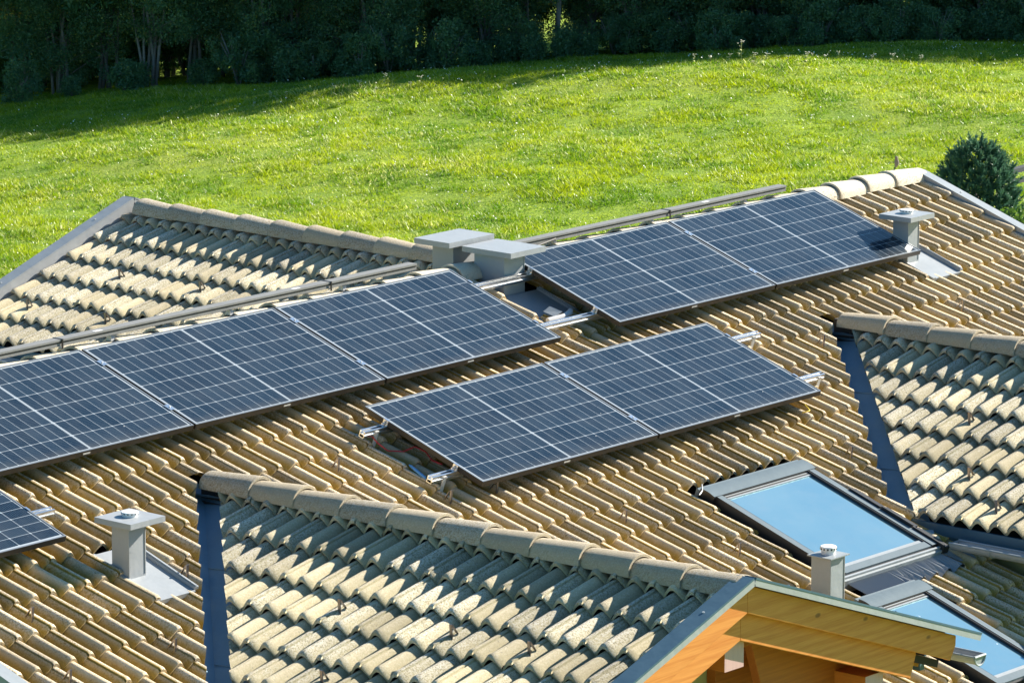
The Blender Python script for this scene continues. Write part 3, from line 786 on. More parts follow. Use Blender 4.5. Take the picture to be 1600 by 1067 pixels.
# ================================================================== SOLAR PANELS
PW, PH = 1.755, 1.038
def panel_meshes():
    mb = MB(); id_ = lambda u, v, h=0: Vector((u, -v, h)); t = .011; H = .036
    for (a, b, c, d) in ((0, PW, 0, t), (0, PW, PH-t, PH), (0, t, t, PH-t), (PW-t, PW, t, PH-t)):
        mb.box(M['black'], id_, a, b, c, d, -H, 0, top=M['lip'])
    me = mb.mesh('frame')
    mb = MB(); mb.box(M['black'], id_, t, PW-t, t, PH-t, -.008, -.0035, top=M['pv'])
    return me, mb.mesh('cell_sheet')
FM, CM = panel_meshes()
mb = MB(); mb.box(M['galv'], lambda u, v, h=0: Vector((u, -v, h)), .80, .86, PH+.0005, PH+.0015, -.024, -.014); LM = mb.mesh('sticker')
def f_panel(u, v, h=0): return f_main(u, v+1.409, h+.115)
def make_panel(u, v, label, portrait=False):
    e = empty('solar_panel'); n_ = Vector((0, -ST, CT)); ux = Vector((1, 0, 0)); uy = Vector((0, CT, ST))
    if portrait:      # long side down the slope
        R = Matrix((-uy, ux, n_)).transposed().to_4x4(); o = f_panel(u, v)
        # local +x runs down the slope, local -y runs to -X: origin at the top right corner
        R = Matrix((-uy, ux, n_)).transposed().to_4x4(); o = f_panel(u+PH, v)
    else:
        R = Matrix((ux, uy, n_)).transposed().to_4x4(); o = f_panel(u, v)
    R.translation = o; e.matrix_world = R
    tag(e, label, 'solar panel', 'solar panels on the roof')
    for me in (FM, CM, LM):
        if me is LM and portrait: continue
        c = link(me.name.split('.')[0], me, e)
    return e
uB, vB_ = -1.3169, -1.2628; uD, vD = 2.8540, -1.2732; G = .02
make_panel(uB-PW-G, vB_, 'solar panel of the upper row cut off by the left edge of the photo')
make_panel(uB, vB_, 'second solar panel of the upper row, left of the one that ends at the chimneys')
make_panel(uB+PW+G, vB_, 'solar panel whose upper corner ends just in front of the twin chimneys')
make_panel(uD, vD, 'solar panel immediately right of the twin chimneys')
make_panel(uD+PW+G, vD, 'solar panel at the upper right with the shadow of a vent cap on its corner')
make_panel(0, 0, 'left solar panel of the lower pair, with a red cable hanging beside it')
make_panel(PW+G, 0, 'right solar panel of the lower pair, pointing towards the large skylight')
make_panel(-3.147-PH, .524-PW, 'upright solar panel of which only a corner shows at the lower left edge', True)

# rails --------------------------------------------------------------------
def clamp_mesh(end):
    mb = MB(); id_ = lambda u, v, h=0: Vector((u, -v, h))
    if end:
        mb.box(M['alu'], id_, -.004, .034, -.020, .020, -.038, -.034); mb.box(M['alu'], id_, .004, .008, -.020, .020, -.034, .002)
        mb.box(M['alu'], id_, -.012, .004, -.020, .020, .0015, .0045); mb.box(M['alu'], id_, .008, .030, -.012, .012, -.034, -.020)
        mb.tube(M['galv'], [(.015, 0, -.02), (.015, 0, -.006)], .006, 6)
    else:
        mb.box(M['alu'], id_, -.020, .020, -.032, .032, .0012, .0045); mb.tube(M['galv'], [(0, 0, .004), (0, 0, .010)], .006, 6); mb.box(M['alu'], id_, -.008, .008, -.03, .03, -.036, .0012)
    return mb.mesh('clamp')
CE, CMID = clamp_mesh(True), clamp_mesh(False)
def rail(u0, u1, v, label, mids, ends):
    e = MB()
    e.box(M['alu'], f_panel, u0, u1, v-.020, v-.008, -.041, -.037); e.box(M['alu'], f_panel, u0, u1, v+.008, v+.020, -.041, -.037)
    e.box(M['alu'], f_panel, u0, u1, v-.020, v-.016, -.078, -.0412); e.box(M['alu'], f_panel, u0, u1, v+.016, v+.020, -.078, -.0412)
    e.box(M['alu'], f_panel, u0, u1, v-.0155, v+.0155, -.062, -.058); e.box(M['alu'], f_panel, u0, u1, v-.020, v+.020, -.083, -.0785)
    e.box(M['alu'], f_panel, u0, u1, v+.0205, v+.026, -.066, -.061)
    o = e.obj('mounting_rail'); tag(o, label, 'mounting rail', 'aluminium rails under the solar panels')
    ux, uy, n_ = Vector((1, 0, 0)), Vector((0, CT, ST)), Vector((0, -ST, CT))
    for us, me, flip in [(u, CMID, 1) for u in mids]+[(u, CE, s) for u, s in ends]:
        c = link('clamp', me, o); R = Matrix((ux*flip, uy*flip, n_)).transposed().to_4x4(); R.translation = f_panel(us, v); c.matrix_basis = R
    for us in np.arange(u0+.12, u1, .98):
        if 2.2 < us < 2.86 and v < 0: continue
        hb = MB(); hb.box(M['galv'], f_panel, us-.016, us+.016, v+.021, v+.026, -.155, -.05); hb.box(M['galv'], f_panel, us-.016, us+.016, v-.14, v+.0255, -.162, -.1555)
        hb.obj('roof_hook', o)
    return o
vr = (.195, .808)
rail(-.215, 3.90, vr[0], 'upper rail of the lower panel pair, its bare ends sticking out', [PW+G/2], [(0, -1), (2*PW+G, 1)])
rail(-.235, 3.86, vr[1], 'lower rail of the lower panel pair, its bare ends sticking out', [PW+G/2], [(0, -1), (2*PW+G, 1)])
A0 = uB-PW-G
for k, lab in ((0, 'upper rail of the long panel row, crossing the gap in front of the chimney'), (1, 'lower rail of the long panel row, crossing the gap below the chimney tray')):
    rail(A0-.2, uD+2*PW+G+.02, vB_+vr[k], lab, [uB-G/2, uB+PW+G/2, uD+PW+G/2], [(uB+2*PW+G, 1), (uD, -1)])
rail(-4.3, -2.93, .19, 'short rail end at the left edge, holding the upright panel', [], [(-3.147, 1)])

# cable trunking along the ridge ----------------------------------------------
def trunk(x0, x1, z, label, straps, labels):
    mb = MB(); wbox(mb, M['tray'], x0, x1, YR-.034, YR+.034, z-.044, z-.014)
    o = mb.obj('cable_trunking', bevel=.002); tag(o, label, 'cable trunking', 'cable trunking on the ridge')
    mb = MB(); wbox(mb, M['tray'], x0, x1, YR-.039, YR+.039, z-.0135, z); wbox(mb, M['black'], x0+.01, x1-.01, YR-.0365, YR-.0345, z-.022, z-.015); mb.obj('cover', o, bevel=.002)
    for s in straps:
        mb = MB(); wbox(mb, M['black'], s, s+.012, YR-.041, YR+.041, z+.0005, z+.003); wbox(mb, M['black'], s, s+.012, YR-.044, YR-.040, z-.06, z+.003); mb.obj('strap', o)
    for s in labels:
        mb = MB(); wbox(mb, M['white'], s, s+.07, YR-.03, YR+.0, z+.0005, z+.0015); mb.obj('sticker', o)
    for s in np.arange(x0+.5, x1, 1.1):
        mb = MB(); wbox(mb, M['galv'], s, s+.03, YR-.02, YR+.02, z-.085, z-.053); mb.obj('foot', o)
trunk(-3.6, 2.03, .462, 'long grey cable trunking on the ridge left of the chimneys', [-1.36, 1.15], [-1.05, .8])
trunk(3.02, 6.21, .456, 'grey cable trunking on the ridge right of the chimneys, open towards the last ridge tiles', [4.80], [5.22])
mb = MB(); mb.tube(M['rubber'], [(2.95, YR-.03, .40), (3.12, YR-.05, .385), (3.3, YR-.05, .41), (3.5, YR-.045, .43)], .008, 6)
tag(mb.obj('cable'), 'thin black cable leaving the trunking beside the chimneys', 'cable')

# loose cables beside the lower pair
mb = MB(); mb.tube(M['cable_red'], [f_panel(-.12, .20, -.085), f_panel(-.13, .27, -.10), f_panel(-.10, .34, -.125), f_panel(-.02, .40, -.115), f_panel(.06, .42, -.085), f_panel(.07, .50, -.08), f_panel(.03, .60, -.085), f_panel(.03, .68, -.07)], .0045, 6)
tag(mb.obj('cable', smooth=True), 'thin red cable hanging out beside the lower left panel', 'cable')
mb = MB(); mb.tube(M['connector'], [f_panel(-.115, .54, -.118), f_panel(-.118, .56, -.118), f_panel(-.125, .60, -.118), f_panel(-.14, .70, -.120), f_panel(-.142, .712, -.12)], [.004, .009, .010, .010, .005], 8)
tag(mb.obj('plug', smooth=True), 'small black cable plug with its sky reflection painted blue, lying on the shaded tiles', 'plug')
mb = MB(); mb.tube(mat('yellow tape', (.7, .5, .03), .5), [f_panel(3.28, 1.10, -.09), f_panel(3.33, 1.12, -.075), f_panel(3.36, 1.10, -.085), f_panel(3.36, 1.05, -.07)], .004, 6)
tag(mb.obj('cable', smooth=True), 'short yellow cable loop below the right panel of the lower pair', 'cable')

# bird ------------------------------------------------------------------------
def bird(p):
    m1 = mat('brown grey plumage', (.20, .165, .125), .9); m2 = mat('pale breast feathers', (.42, .38, .33), .9)
    mb = MB(); n = 14
    prof_b = [(-.020, .002, .004), (-.012, .012, .010), (.0, .019, .013), (.014, .024, .0155), (.030, .020, .0135), (.041, .014, .0095), (.048, .012, .0098), (.056, .010, .0095), (.063, .006, .006), (.066, .004, .001)]
    V, F = [], []
    for z, x, r in prof_b:
        for k in range(n):
            a = 2*math.pi*k/n; V.append((p[0]+x*.35+r*1.25*math.cos(a), p[1]-x*.1+r*1.2*math.sin(a), p[2]+.022+z))
    for i in range(len(prof_b)-1):
        for k in range(n): F.append((i*n+k, i*n+(k+1) % n, (i+1)*n+(k+1) % n, (i+1)*n+k))
    F += [tuple(range(n))[::-1], tuple(range((len(prof_b)-1)*n, len(prof_b)*n))]
    mb.add(V, F, m1)
    # beak, tail, eyes, legs, in the same body object
    hx, hz = p[0]+.004, p[2]+.022+.054
    mb.add([(hx+.008, p[1]-.003, hz+.002), (hx+.008, p[1]+.003, hz+.002), (hx+.009, p[1], hz-.002), (hx+.020, p[1], hz)], [(0, 1, 3), (1, 2, 3), (2, 0, 3)], M['black'])
    mb.add([(p[0]-.008, p[1]-.006, p[2]+.006), (p[0]-.008, p[1]+.006, p[2]+.006), (p[0]-.026, p[1]+.007, p[2]-.022), (p[0]-.026, p[1]-.007, p[2]-.022), (p[0]-.012, p[1], p[2]+.001), (p[0]-.028, p[1], p[2]-.024)], [(0, 1, 2, 3), (0, 4, 5, 3), (1, 4, 5, 2)], m1)
    for s in (-1, 1):
        mb.tube(m2, [(p[0]+.002, p[1]+s*.005, p[2]+.012), (p[0]+.004, p[1]+s*.005, p[2]-.004)], .0015, 5)
    body = mb.obj('bird', smooth=True)
    tag(body, 'small grey brown bird perched upright on a ridge tile', 'bird')
    b = MB(); b.add([(x+.0035+(.0), y, z) for x, y, z in [(p[0]+.012+.002*math.cos(t)*0+.0, p[1]-.011*math.cos(t), p[2]+.036+.016*math.sin(t)) for t in np.linspace(0, 2*math.pi, 10)[:-1]]], [tuple(range(9))], m2)
    o = b.obj('breast', body); o.modifiers.new('solid', 'SOLIDIFY').thickness = .006
bird((7.66, YR, ZR+.050))

# ================================================================== GROUND
F2 = np.array([math.cos(YAW), math.sin(YAW)]); R2 = np.array([math.sin(YAW), -math.cos(YAW)])
C2 = np.array([CAM.x, CAM.y])
KA = np.array([-60, 44, 56, 58, 71.2, 77, 82, 95, 150, 420, 1500.])
KZ = np.array([-6.2, -6.2, -4.75, -4.6, -4.05, -4.70, -5.25, -5.9, -7, -8, -10.])
K1 = np.array([0, 0, .035, .041, .0775, .065, .05, .02, 0, 0, 0]); K2 = np.array([0, 0, -.001, -.0013, -.0057, -.0019, 0, 0, 0, 0, 0])
def ground_z(a, b):
    a = np.asarray(a, float); b = np.asarray(b, float); bc = np.clip(b, -12, 12)
    it = lambda K: (np.interp(a-.7, KA, K)+np.interp(a+.7, KA, K)+np.interp(a, KA, K)*2)/4
    z = it(KZ)+it(K1)*bc+it(K2)*bc*bc
    hump = .07*np.exp(-((a-71)/1.3)**2)*np.exp(-((b-4.2)/2.4)**2)
    w_ = .035*np.sin(a*.9+b*.55)+.03*np.sin(a*.5-b+1)+.015*np.sin(a*2.3+b*1.7)
    return z+hump+w_*np.clip((a-45)/10, 0, 1)*np.clip((95-a)/10, 0, 1)
def world(a, b, dz=0):
    a = np.asarray(a, float); b = np.asarray(b, float)
    xy = C2[None, :]+a[:, None]*F2[None, :]+b[:, None]*R2[None, :]
    return np.column_stack([xy, ground_z(a, b)+dz])
def grid_obj(name, aa, bb, material):
    A, B = np.meshgrid(aa, bb, indexing='ij'); P = world(A.ravel(), B.ravel()); nb = len(bb)
    F = [(i*nb+j, i*nb+j+1, (i+1)*nb+j+1, (i+1)*nb+j) for i in range(len(aa)-1) for j in range(nb-1)]
    me = bpy.data.meshes.new(name); me.from_pydata(P.tolist(), [], F); me.materials.append(material); me.polygons.foreach_set('use_smooth', [True]*len(F))
    bm = bmesh.new(); bm.from_mesh(me)
    for f in bm.faces:
        if f.normal.z < 0: f.normal_flip()
    bm.to_mesh(me); bm.free()
    return link(name, me)
aa = np.concatenate([np.arange(-60, 45, 7), np.arange(45, 92, .5), np.arange(92, 150, 4), np.arange(150, 400, 14), np.array([450, 600, 900, 1400])])
bb = np.concatenate([np.array([-700, -400, -200, -100, -60]), np.arange(-40, -20, 2.5), np.arange(-20, 20.1, .5), np.arange(22.5, 41, 2.5), np.array([60, 100, 200, 400, 700])])
tag(grid_obj('meadow', aa, bb, M['turf']), kind='structure')

def tri_cloud(name, V, tint, material, quads=False):
    """mesh from vertex array (n, k, 3) of separate faces plus a tint per face"""
    n, k, _ = V.shape
    me = bpy.data.meshes.new(name); me.vertices.add(n*k); me.vertices.foreach_set('co', V.astype(np.float32).ravel())
    me.loops.add(n*k); me.loops.foreach_set('vertex_index', np.arange(n*k, dtype=np.int32))
    me.polygons.add(n); me.polygons.foreach_set('loop_start', np.arange(0, n*k, k, dtype=np.int32)); me.polygons.foreach_set('loop_total', np.full(n, k, dtype=np.int32))
    me.materials.append(material); me.update(calc_edges=True)
    ca = me.color_attributes.new('tint', 'FLOAT_COLOR', 'POINT')
    c = np.column_stack([tint, np.ones((n, 2))])[:, :4] if tint.shape[1] == 2 else tint
    ca.data.foreach_set('color', np.repeat(c.astype(np.float32), k, axis=0).ravel())
    return me

# grass ------------------------------------------------------------------------
def smooth_noise(a, b, sc, seed):
    r = np.random.default_rng(seed); t = r.random((64, 64)); x = (a/sc) % 63; y = (b/sc) % 63
    i = x.astype(int); j = y.astype(int); fx = x-i; fy = y-j; fx = fx*fx*(3-2*fx); fy = fy*fy*(3-2*fy)
    return (t[i, j]*(1-fx)+t[i+1, j]*fx)*(1-fy)+(t[i, j+1]*(1-fx)+t[i+1, j+1]*fx)*fy
NB = 1750000
# density falls with distance so that blades stay about evenly spread in the picture
u_ = rng.random(NB); a = 1/(1/55+u_*(1/78.5-1/55)); b = (rng.random(NB)-.5)*.375*a
tuft = smooth_noise(a, b, .42, 1)*.5+smooth_noise(a, b, .17, 2)*.5
keep = rng.random(NB) < .45+.8*tuft; a, b, tuft = a[keep], b[keep], tuft[keep]; n = len(a)
P = world(a, b, -.02)
patch = smooth_noise(a+100, b+100, 1.5, 3)
hgt = (.028+.045*rng.random(n)**1.6)*(.50+1.25*tuft**1.4)*(.8+.5*patch)
wd = (.005+.012*rng.random(n)**2)*(a/66)
ang = rng.random(n)*2*math.pi; lean = hgt*(.3+1.3*rng.random(n)); la = rng.random(n)*2*math.pi
dx = np.column_stack([np.cos(ang), np.sin(ang), np.zeros(n)])*wd[:, None]
tip = P+np.column_stack([np.cos(la)*lean, np.sin(la)*lean, hgt])
V = np.stack([P-dx, P+dx, tip], axis=1)
cl = smooth_noise(a+50, b+50, .62, 21)*.55+smooth_noise(a, b, .24, 22)*.45
tint = np.column_stack([np.clip(-.12+.85*rng.random(n)+.4*(patch-.5)+1.7*(cl-.40), 0, 1), np.clip(rng.random(n)*.87+.16*smooth_noise(a, b, 1.2, 5)+.06*(patch-.5), 0, 1)])
g_ = link('meadow_grass', tri_cloud('meadow_grass', V, tint, M['grass'])); tag(g_, kind='stuff')
# small white flower heads scattered in the grass
nf = 3600; u_ = rng.random(nf*3); a = 1/(1/55+u_*(1/75-1/55)); b = (rng.random(nf*3)-.5)*.28*a
kp = rng.random(nf*3) < (smooth_noise(a+60, b+60, 1.4, 9)*smooth_noise(a+60, b+60, .5, 10)*2.3)**2; a, b = a[kp], b[kp]; n = len(a)
P = world(a, b, 0); P[:, 2] += .05+.06*rng.random(n); r_ = (.007+.009*rng.random(n))*(a/90)
th_ = rng.random(n)*6.28
V = np.stack([P+np.column_stack([np.cos(th_+k*1.5708)*r_, np.sin(th_+k*1.5708)*r_, r_*.8*np.sin(th_*3+k*1.57)]) for k in range(4)], axis=1)
tag(link('meadow_flowers', tri_cloud('meadow_flowers', V, np.zeros((n, 2)), M['petal'])), kind='stuff')

# taller umbel weeds along the crest of the meadow
def umbel(h, seed):
    r = random.Random(seed); mb = MB()
    mb.tube(M['stem'], [(0, 0, -.05), (.02*r.random(), .02*r.random(), h*.6), (.04*r.uniform(-1, 1), .04*r.uniform(-1, 1), h)], .006, 4)
    for k in range(r.randint(5, 9)):
        a_ = r.random()*6.28; q = r.uniform(.02, .11); z = h*r.uniform(.72, 1.02)
        mb.tube(M['stem'], [(0, 0, z-.12), (math.cos(a_)*q, math.sin(a_)*q, z)], .003, 3)
        cx, cy = math.cos(a_)*q, math.sin(a_)*q
        mb.add([(cx+.028*math.cos(t), cy+.028*math.sin(t), z+.01*math.sin(3*t)) for t in np.linspace(0, 6.28, 7)[:-1]], [tuple(range(6))], M['petal'])
    for k in range(8):
        a_ = r.random()*6.28; z = h*r.uniform(.05, .6); q = r.uniform(.06, .16)
        mb.add([(0, 0, z), (math.cos(a_)*q, math.sin(a_)*q, z+.02), (math.cos(a_+.4)*q*.8, math.sin(a_+.4)*q*.8, z-.03)], [(0, 1, 2)], M['stem'])
    return mb.mesh('meadow_weed')
UM = [umbel(h, i) for i, h in enumerate((.32, .42, .25, .55))]
def pix_ab(px_, a): return (px_-800)/FPX*a/math.cos(PITCH)*.985
first = True
for i, (px_, a_) in enumerate([(1158, 71.1)]+[(x, 71.1+random.uniform(-.5, .5)) for x in (1085, 1110, 1140, 1180, 1200, 1232, 1262, 1270, 1290, 1310, 1362, 1395, 1440, 640, 655, 600, 585, 560, 520, 395, 420, 445, 190, 700)]):
    b_ = pix_ab(px_, a_); P = world(np.array([a_]), np.array([b_]))[0]
    o = link('meadow_weed', UM[3 if i == 0 else i % 3]); o.location = P; o.rotation_euler = (0, 0, random.random()*6); s = random.uniform(.25, .45)*(1.6 if i == 0 else 1); o.scale = (s, s, s)
    tag(o, 'tallest pale flowering weed standing alone on the meadow crest' if i == 0 else 'low pale flowering weed at the shadow edge of the meadow', 'weed', None if i == 0 else 'pale weeds along the meadow crest')

# trees ------------------------------------------------------------------------
def tree_variant(seed, H, stems, low, material, dens=1.0, spread=1.6):
    r = np.random.default_rng(seed); rr = random.Random(seed)
    tb = MB(); limb_pts = []
    for s in range(stems):
        az = rr.random()*6.28; out = rr.uniform(.1, .35)*(1 if stems > 1 else .3)
        hh = H*rr.uniform(.55, .9); bx, by = rr.uniform(-.25, .25)*(stems > 1), rr.uniform(-.25, .25)*(stems > 1)
        path = []; k = 7
        for i in range(k+1):
            t = i/k; path.append((bx+math.cos(az)*out*hh*t**1.4+rr.uniform(-.05, .05)*t*2, by+math.sin(az)*out*hh*t**1.4+rr.uniform(-.05, .05)*t*2, -.3+(hh+.3)*t))
        r0 = (.055 if stems > 2 else .13)*rr.uniform(.7, 1.2)
        tb.tube(M['bark'], path, [r0*(1-.8*i/k) for i in range(k+1)], 6)
        for j in range(9):
            t = rr.uniform(.12, .95); i = min(k-1, int(t*k)); p0 = Vector(path[i]).lerp(Vector(path[i+1]), t*k-i)
            a2 = rr.random()*6.28; ln = rr.uniform(.6, 1.7)*(1-.4*t)
            p1 = p0+Vector((math.cos(a2)*ln*.5, math.sin(a2)*ln*.5, ln*.35)); p2 = p0+Vector((math.cos(a2)*ln, math.sin(a2)*ln, ln*.55))
            tb.tube(M['bark'], [p0, p1, p2], [r0*.3, r0*.2, .006], 4); limb_pts += [p1, p2]
    tm = tb.mesh('trunk', True)
    # leaf clumps
    C_ = []; 
    for p in limb_pts:
        if p.z > low*rr.uniform(.4, 1.4): C_.append((p.x, p.y, p.z, rr.uniform(.30, .65)))
    nlow = int(46*dens)
    for i in range(nlow):
        z = low+(3.6-low)*rr.random()**.8; q = spread*rr.uniform(.35, 1.15)*(.65+.12*z); a2 = rr.random()*6.28
        C_.append((math.cos(a2)*q, math.sin(a2)*q, z, rr.uniform(.22, .55)))
    for i in range(30):
        z = rr.uniform(3.4, H); q = spread*1.35*math.sqrt(rr.random())*math.sqrt(max(.05, 1-((z-H*.5)/(H*.55))**2)); a2 = rr.random()*6.28
        C_.append((math.cos(a2)*q, math.sin(a2)*q, z, rr.uniform(.7, 1.3)))
    Vs, Ts = [], []
    for cx, cy, cz, cr in C_:
        lowc = cz < 3.6; nn = int((300 if lowc else 52)*cr/.45*(1 if lowc else .6)); sz = .034 if lowc else .13
        d = r.normal(size=(nn, 3)); d /= np.linalg.norm(d, axis=1)[:, None]; rad = cr*r.random(nn)**.45
        P = np.array([cx, cy, cz])+d*rad[:, None]*np.array([1, 1, .8])
        e1 = r.normal(size=(nn, 3)); e1 /= np.linalg.norm(e1, axis=1)[:, None]; e2 = np.cross(e1, r.normal(size=(nn, 3))); e2 /= np.linalg.norm(e2, axis=1)[:, None]
        s = (sz*(.6+.8*r.random(nn)))[:, None]
        Vs.append(np.stack([P-e1*s, P+e2*s*.55, P+e1*s, P-e2*s*.55], axis=1))
        tn = r.random()
        Ts.append(np.column_stack([np.clip(tn*.6+.4*r.random(nn), 0, 1), np.clip(r.random(nn)*.86+.12*tn, 0, 1)]))
    cm = tri_cloud('crown', np.concatenate(Vs), np.concatenate(Ts), material)
    return tm, cm
TV = [tree_variant(1, 11.5, 7, 1.5, M['leaf'], .5), tree_variant(2, 12.5, 1, 1.5, M['leaf'], .9, 1.9), tree_variant(3, 10.5, 9, .5, M['leaf'], 1.25), tree_variant(4, 12.0, 4, 1.3, M['leaf'], .6, 1.8), tree_variant(5, 11, 4, 1.2, M['leaf_y'], .9)]
def shrub_variant(seed, H, material, W=None, ncl=34, top=None):
    r = np.random.default_rng(seed); rr = random.Random(seed); tb = MB()
    for s in range(7):
        az = rr.random()*6.28; hh = H*rr.uniform(.6, .95); o_ = rr.uniform(.2, .7)*(W or H*.6)
        tb.tube(M['bark'], [(0, 0, -.1), (math.cos(az)*o_*.4, math.sin(az)*o_*.4, hh*.5), (math.cos(az)*o_, math.sin(az)*o_, hh)], [.022, .015, .005], 5)
    Vs, Ts = [], []
    for i in range(ncl):
        z = H*rr.uniform(.05, 1) if not top else H-.2-top*rr.random()**1.5; q = (W or H*.6)*math.sqrt(rr.random())*math.sqrt(max(.1, 1-(z/H-.35)**2)); a2 = rr.random()*6.28; cr = rr.uniform(.14, .34)*(.55 if top else 1)
        nn = 120; d = r.normal(size=(nn, 3)); d /= np.linalg.norm(d, axis=1)[:, None]
        P = np.array([math.cos(a2)*q, math.sin(a2)*q, z])+d*(cr*r.random(nn)**.45)[:, None]; P[:, 2] = np.maximum(P[:, 2], .0)
        e1 = r.normal(size=(nn, 3)); e1 /= np.linalg.norm(e1, axis=1)[:, None]; e2 = np.cross(e1, r.normal(size=(nn, 3))); e2 /= np.linalg.norm(e2, axis=1)[:, None]
        s = ((.022 if top else .038)*(.6+.8*r.random(nn)))[:, None]; Vs.append(np.stack([P-e1*s, P+e2*s*.55, P+e1*s, P-e2*s*.55], axis=1)); tn = r.random()
        Ts.append(np.column_stack([np.clip(tn*.6+.4*r.random(nn), 0, 1), r.random(nn)*.9]))
    return tb.mesh('stems', True), tri_cloud('foliage', np.concatenate(Vs), np.concatenate(Ts), material)
SV = [shrub_variant(11, 1.1, M['leaf']), shrub_variant(12, .8, M['leaf']), shrub_variant(13, 1.5, M['leaf'])]
def plant(kind, var, names, a_, b_, label, cat, group, sc=1.0, vary=.08):
    P = world(np.array([a_]), np.array([b_]))[0]; e = empty(kind, P); e.rotation_euler = (0, 0, random.random()*6.28); e.scale = (sc, sc, sc*random.uniform(1-vary, 1+vary))
    tag(e, label, cat, group)
    for nm_, me in zip(names, var): link(nm_, me, e)
    return e
# front row, left to right (image x, distance, variant)
front = [(-60, 130, 3), (30, 131, 0), (95, 130.5, 2), (165, 131, 0), (232, 130, 0), (300, 131.5, 3), (345, 133, 1), (395, 130.5, 2), (455, 131, 2), (520, 132.5, 0), (575, 130.5, 2), (640, 131, 0), (700, 131.5, 2), (760, 130.5, 2), (815, 131, 0), (868, 130.5, 1), (925, 132, 2), (985, 131, 0), (1050, 131.5, 2), (1120, 131, 3), (1190, 131.5, 0), (1260, 131, 2), (1330, 132, 2), (1400, 131, 0), (1470, 131.5, 2), (1540, 131, 2), (1610, 131.5, 3), (1690, 131, 0)] + [(x, 131.5, (2, 3, 0)[i % 3]) for i, x in enumerate(range(1770, 3300, 85))] + [(x, 131, (0, 2, 3)[i % 3]) for i, x in enumerate(range(-1500, -100, 95))]
for x, a_, v in front:
    a_ = 77+(a_-130)*.55
    kind = ('bundle of thin bare stems under a leafy crown', 'single pale trunk with foliage above', 'dense bush of many stems leafy to the ground', 'few dark stems and loose leaves')[v]
    plant('tree', TV[v], ('trunk', 'crown'), a_, pix_ab(x, a_), 'tree of the front wood edge, '+kind, 'tree', 'trees of the wood edge, '+('thin stemmed', 'single trunked', 'bushy', 'loose')[v], random.uniform(.54, .62))
for row, (a0, step, x0, x1, drop) in enumerate(((79.2, 105, -260, 590, .35), (79.4, 72, 600, 3200, 0), (81.5, 85, 1080, 3200, 0), (84, 95, 1500, 3200, 0), (88, 70, 1500, 3200, 0), (101, 55, -300, 2600, 0), (106, 55, -300, 2600, 0))):
    for x in np.arange(x0, x1, step):
        if random.random() < drop: continue
        v = 4 if (row < 2 and (400 < x < 560 or 850 < x < 960 or -60 < x < 130)) else random.choice((0, 1, 2, 3, 2) if row != 1 else (2, 2, 3, 2))
        plant('tree', TV[v], ('trunk', 'crown'), a0+random.uniform(-.8, .8), pix_ab(x+random.uniform(-20, 20), a0), 'tree with sunlit yellow painted into its leaves, deeper in the wood behind the meadow' if v == 4 else 'leafy tree deeper in the dark wood behind the meadow', 'tree', 'trees with painted sunlit leaves in the wood' if v == 4 else 'trees deeper in the wood', random.uniform(.52, .64))
for i in range(64):
    x = -80+1760*(i+random.random())/64
    if x < 360 and random.random() < .6: continue
    plant('shrub', random.choice(SV), ('stems', 'foliage'), 76.3+random.uniform(-.25, .9), pix_ab(x, 76.5), 'low shrub at the foot of the shaded wood edge', 'shrub', 'shrubs at the foot of the wood', random.uniform(.36, .62))

for i in range(46):
    x = random.uniform(-120, 600)
    plant('shrub', SV[2], ('stems', 'foliage'), random.uniform(79.3, 84), pix_ab(x, 81.5), 'taller shrub behind the first trees at the left of the wood', 'shrub', 'shrubs between the trees of the wood', random.uniform(.6, 1.0))
# conifer, garden bush and fence beyond the right verge ---------------------------
def conifer(seed, H, W):
    r = np.random.default_rng(seed); rr = random.Random(seed); tb = MB()
    tb.tube(M['bark'], [(0, 0, -.2), (.03, 0, H*.4), (0, .04, H*.9)], [.10, .07, .02], 7)
    Vs, Ts = [], []
    for i in range(2600):
        z = H-(1.9*rr.random()**.8 if rr.random() < .8 else H*.88*rr.random())
        prof_r = W*(1 if z < H-1 else math.sqrt(max(0.02, 1-((z-H+1)/1.01)**2)))
        q = prof_r*(.25+.75*math.sqrt(rr.random())); a2 = rr.random()*6.28
        base = np.array([math.cos(a2)*q*.92, math.sin(a2)*q*.92, z]); dirv = np.array([math.cos(a2)*.45, math.sin(a2)*.55, .75]); dirv += r.normal(size=3)*.28; dirv /= np.linalg.norm(dirv)
        ln = rr.uniform(.07, .16); nn = 52; t = r.random(nn)
        P = base+dirv*ln*t[:, None]
        nd = r.normal(size=(nn, 3)); nd /= np.linalg.norm(nd, axis=1)[:, None]; nd = nd*.75+dirv*.65
        L_ = .055*(.7+.5*r.random(nn))*(1-.35*t); sdx = np.cross(nd, r.normal(size=(nn, 3))); sdx /= np.linalg.norm(sdx, axis=1)[:, None]
        Vs.append(np.stack([P-sdx*.007, P+sdx*.007, P+nd*L_[:, None]], axis=1)); tn = rr.random()
        Ts.append(np.column_stack([np.clip(.25*tn+.6*t+.15*r.random(nn), 0, 1), np.clip(t*.9*tn+.1, 0, 1)]))
    return tb.mesh('trunk', True), tri_cloud('crown', np.concatenate(Vs), np.concatenate(Ts), M['needle'])
ac = 47.0
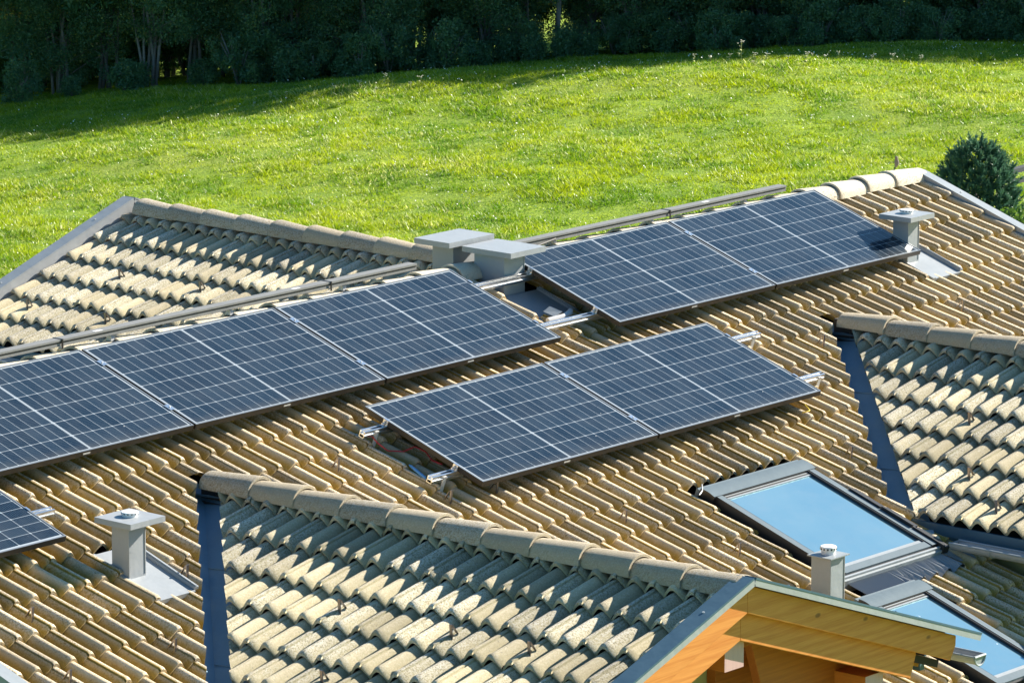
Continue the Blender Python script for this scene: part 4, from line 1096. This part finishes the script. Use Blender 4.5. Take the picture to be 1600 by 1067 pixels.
gz = float(ground_z(np.array([ac]), np.array([pix_ab(1535, ac)]))[0])
ztop = CAM.z-ac*math.tan(PITCH-math.atan((533.5-230)/FPX))
cv = conifer(31, ztop-gz, .50)
plant('conifer', cv, ('trunk', 'crown'), ac, pix_ab(1531, ac), 'dark blue green dwarf conifer behind the right roof verge', 'conifer', None, 1, 0)
zb = CAM.z-45.5*math.tan(PITCH-math.atan((533.5-314)/FPX)); gb = float(ground_z(np.array([45.5]), np.array([pix_ab(1592, 45.5)]))[0])
bv = shrub_variant(14, zb-gb, M['leaf_b'], .42, 160, 1.3)
plant('bush', bv, ('stems', 'foliage'), 45.5, pix_ab(1597, 45.5), 'light green bush below the conifer at the right edge', 'bush', None, 1, 0)
# fence: posts and rails
af = 60.0
mb = MB(); 
def fz(py, a_): return CAM.z-a_*math.tan(PITCH-math.atan((533.5-py)/FPX))
def fp(px_, a_, z): q = world(np.array([a_]), np.array([pix_ab(px_, a_)]))[0]; return Vector((q[0], q[1], z))
p0, p1 = fp(1584, af, 0), fp(1900, af+4, 0); dvec = (p1-p0).normalized(); nvec = Vector((-dvec.y, dvec.x, 0))
fence = empty('fence', (p0.x, p0.y, float(ground_z(np.array([af]), np.array([pix_ab(1584, af)]))[0]))); tag(fence, 'dark wooden rail fence at the right edge above the conifer', 'fence')
def fbar(name, a, b, w2, z0a, z1a):
    mb = MB(); P = [a-nvec*w2, a+nvec*w2, b+nvec*w2, b-nvec*w2]
    mb.prism(M['fence'], [Vector((p.x, p.y, z0a)) for p in P], [Vector((p.x, p.y, z1a)) for p in P])
    o = mb.obj(name); o.parent = fence; o.matrix_parent_inverse = Matrix.Translation(-Vector(fence.location)); return o
zt = fz(263, af)
for i in range(3): fbar('post', p0+dvec*(i*1.2), p0+dvec*(i*1.2+.07), .035, fence.location.z-.2, zt)
fbar('rail', p0-dvec*.02, p0+dvec*3, .05, fz(269, af), fz(262, af)); fbar('rail', p0+dvec*.02, p0+dvec*3, .02, fz(287, af), fz(280, af))
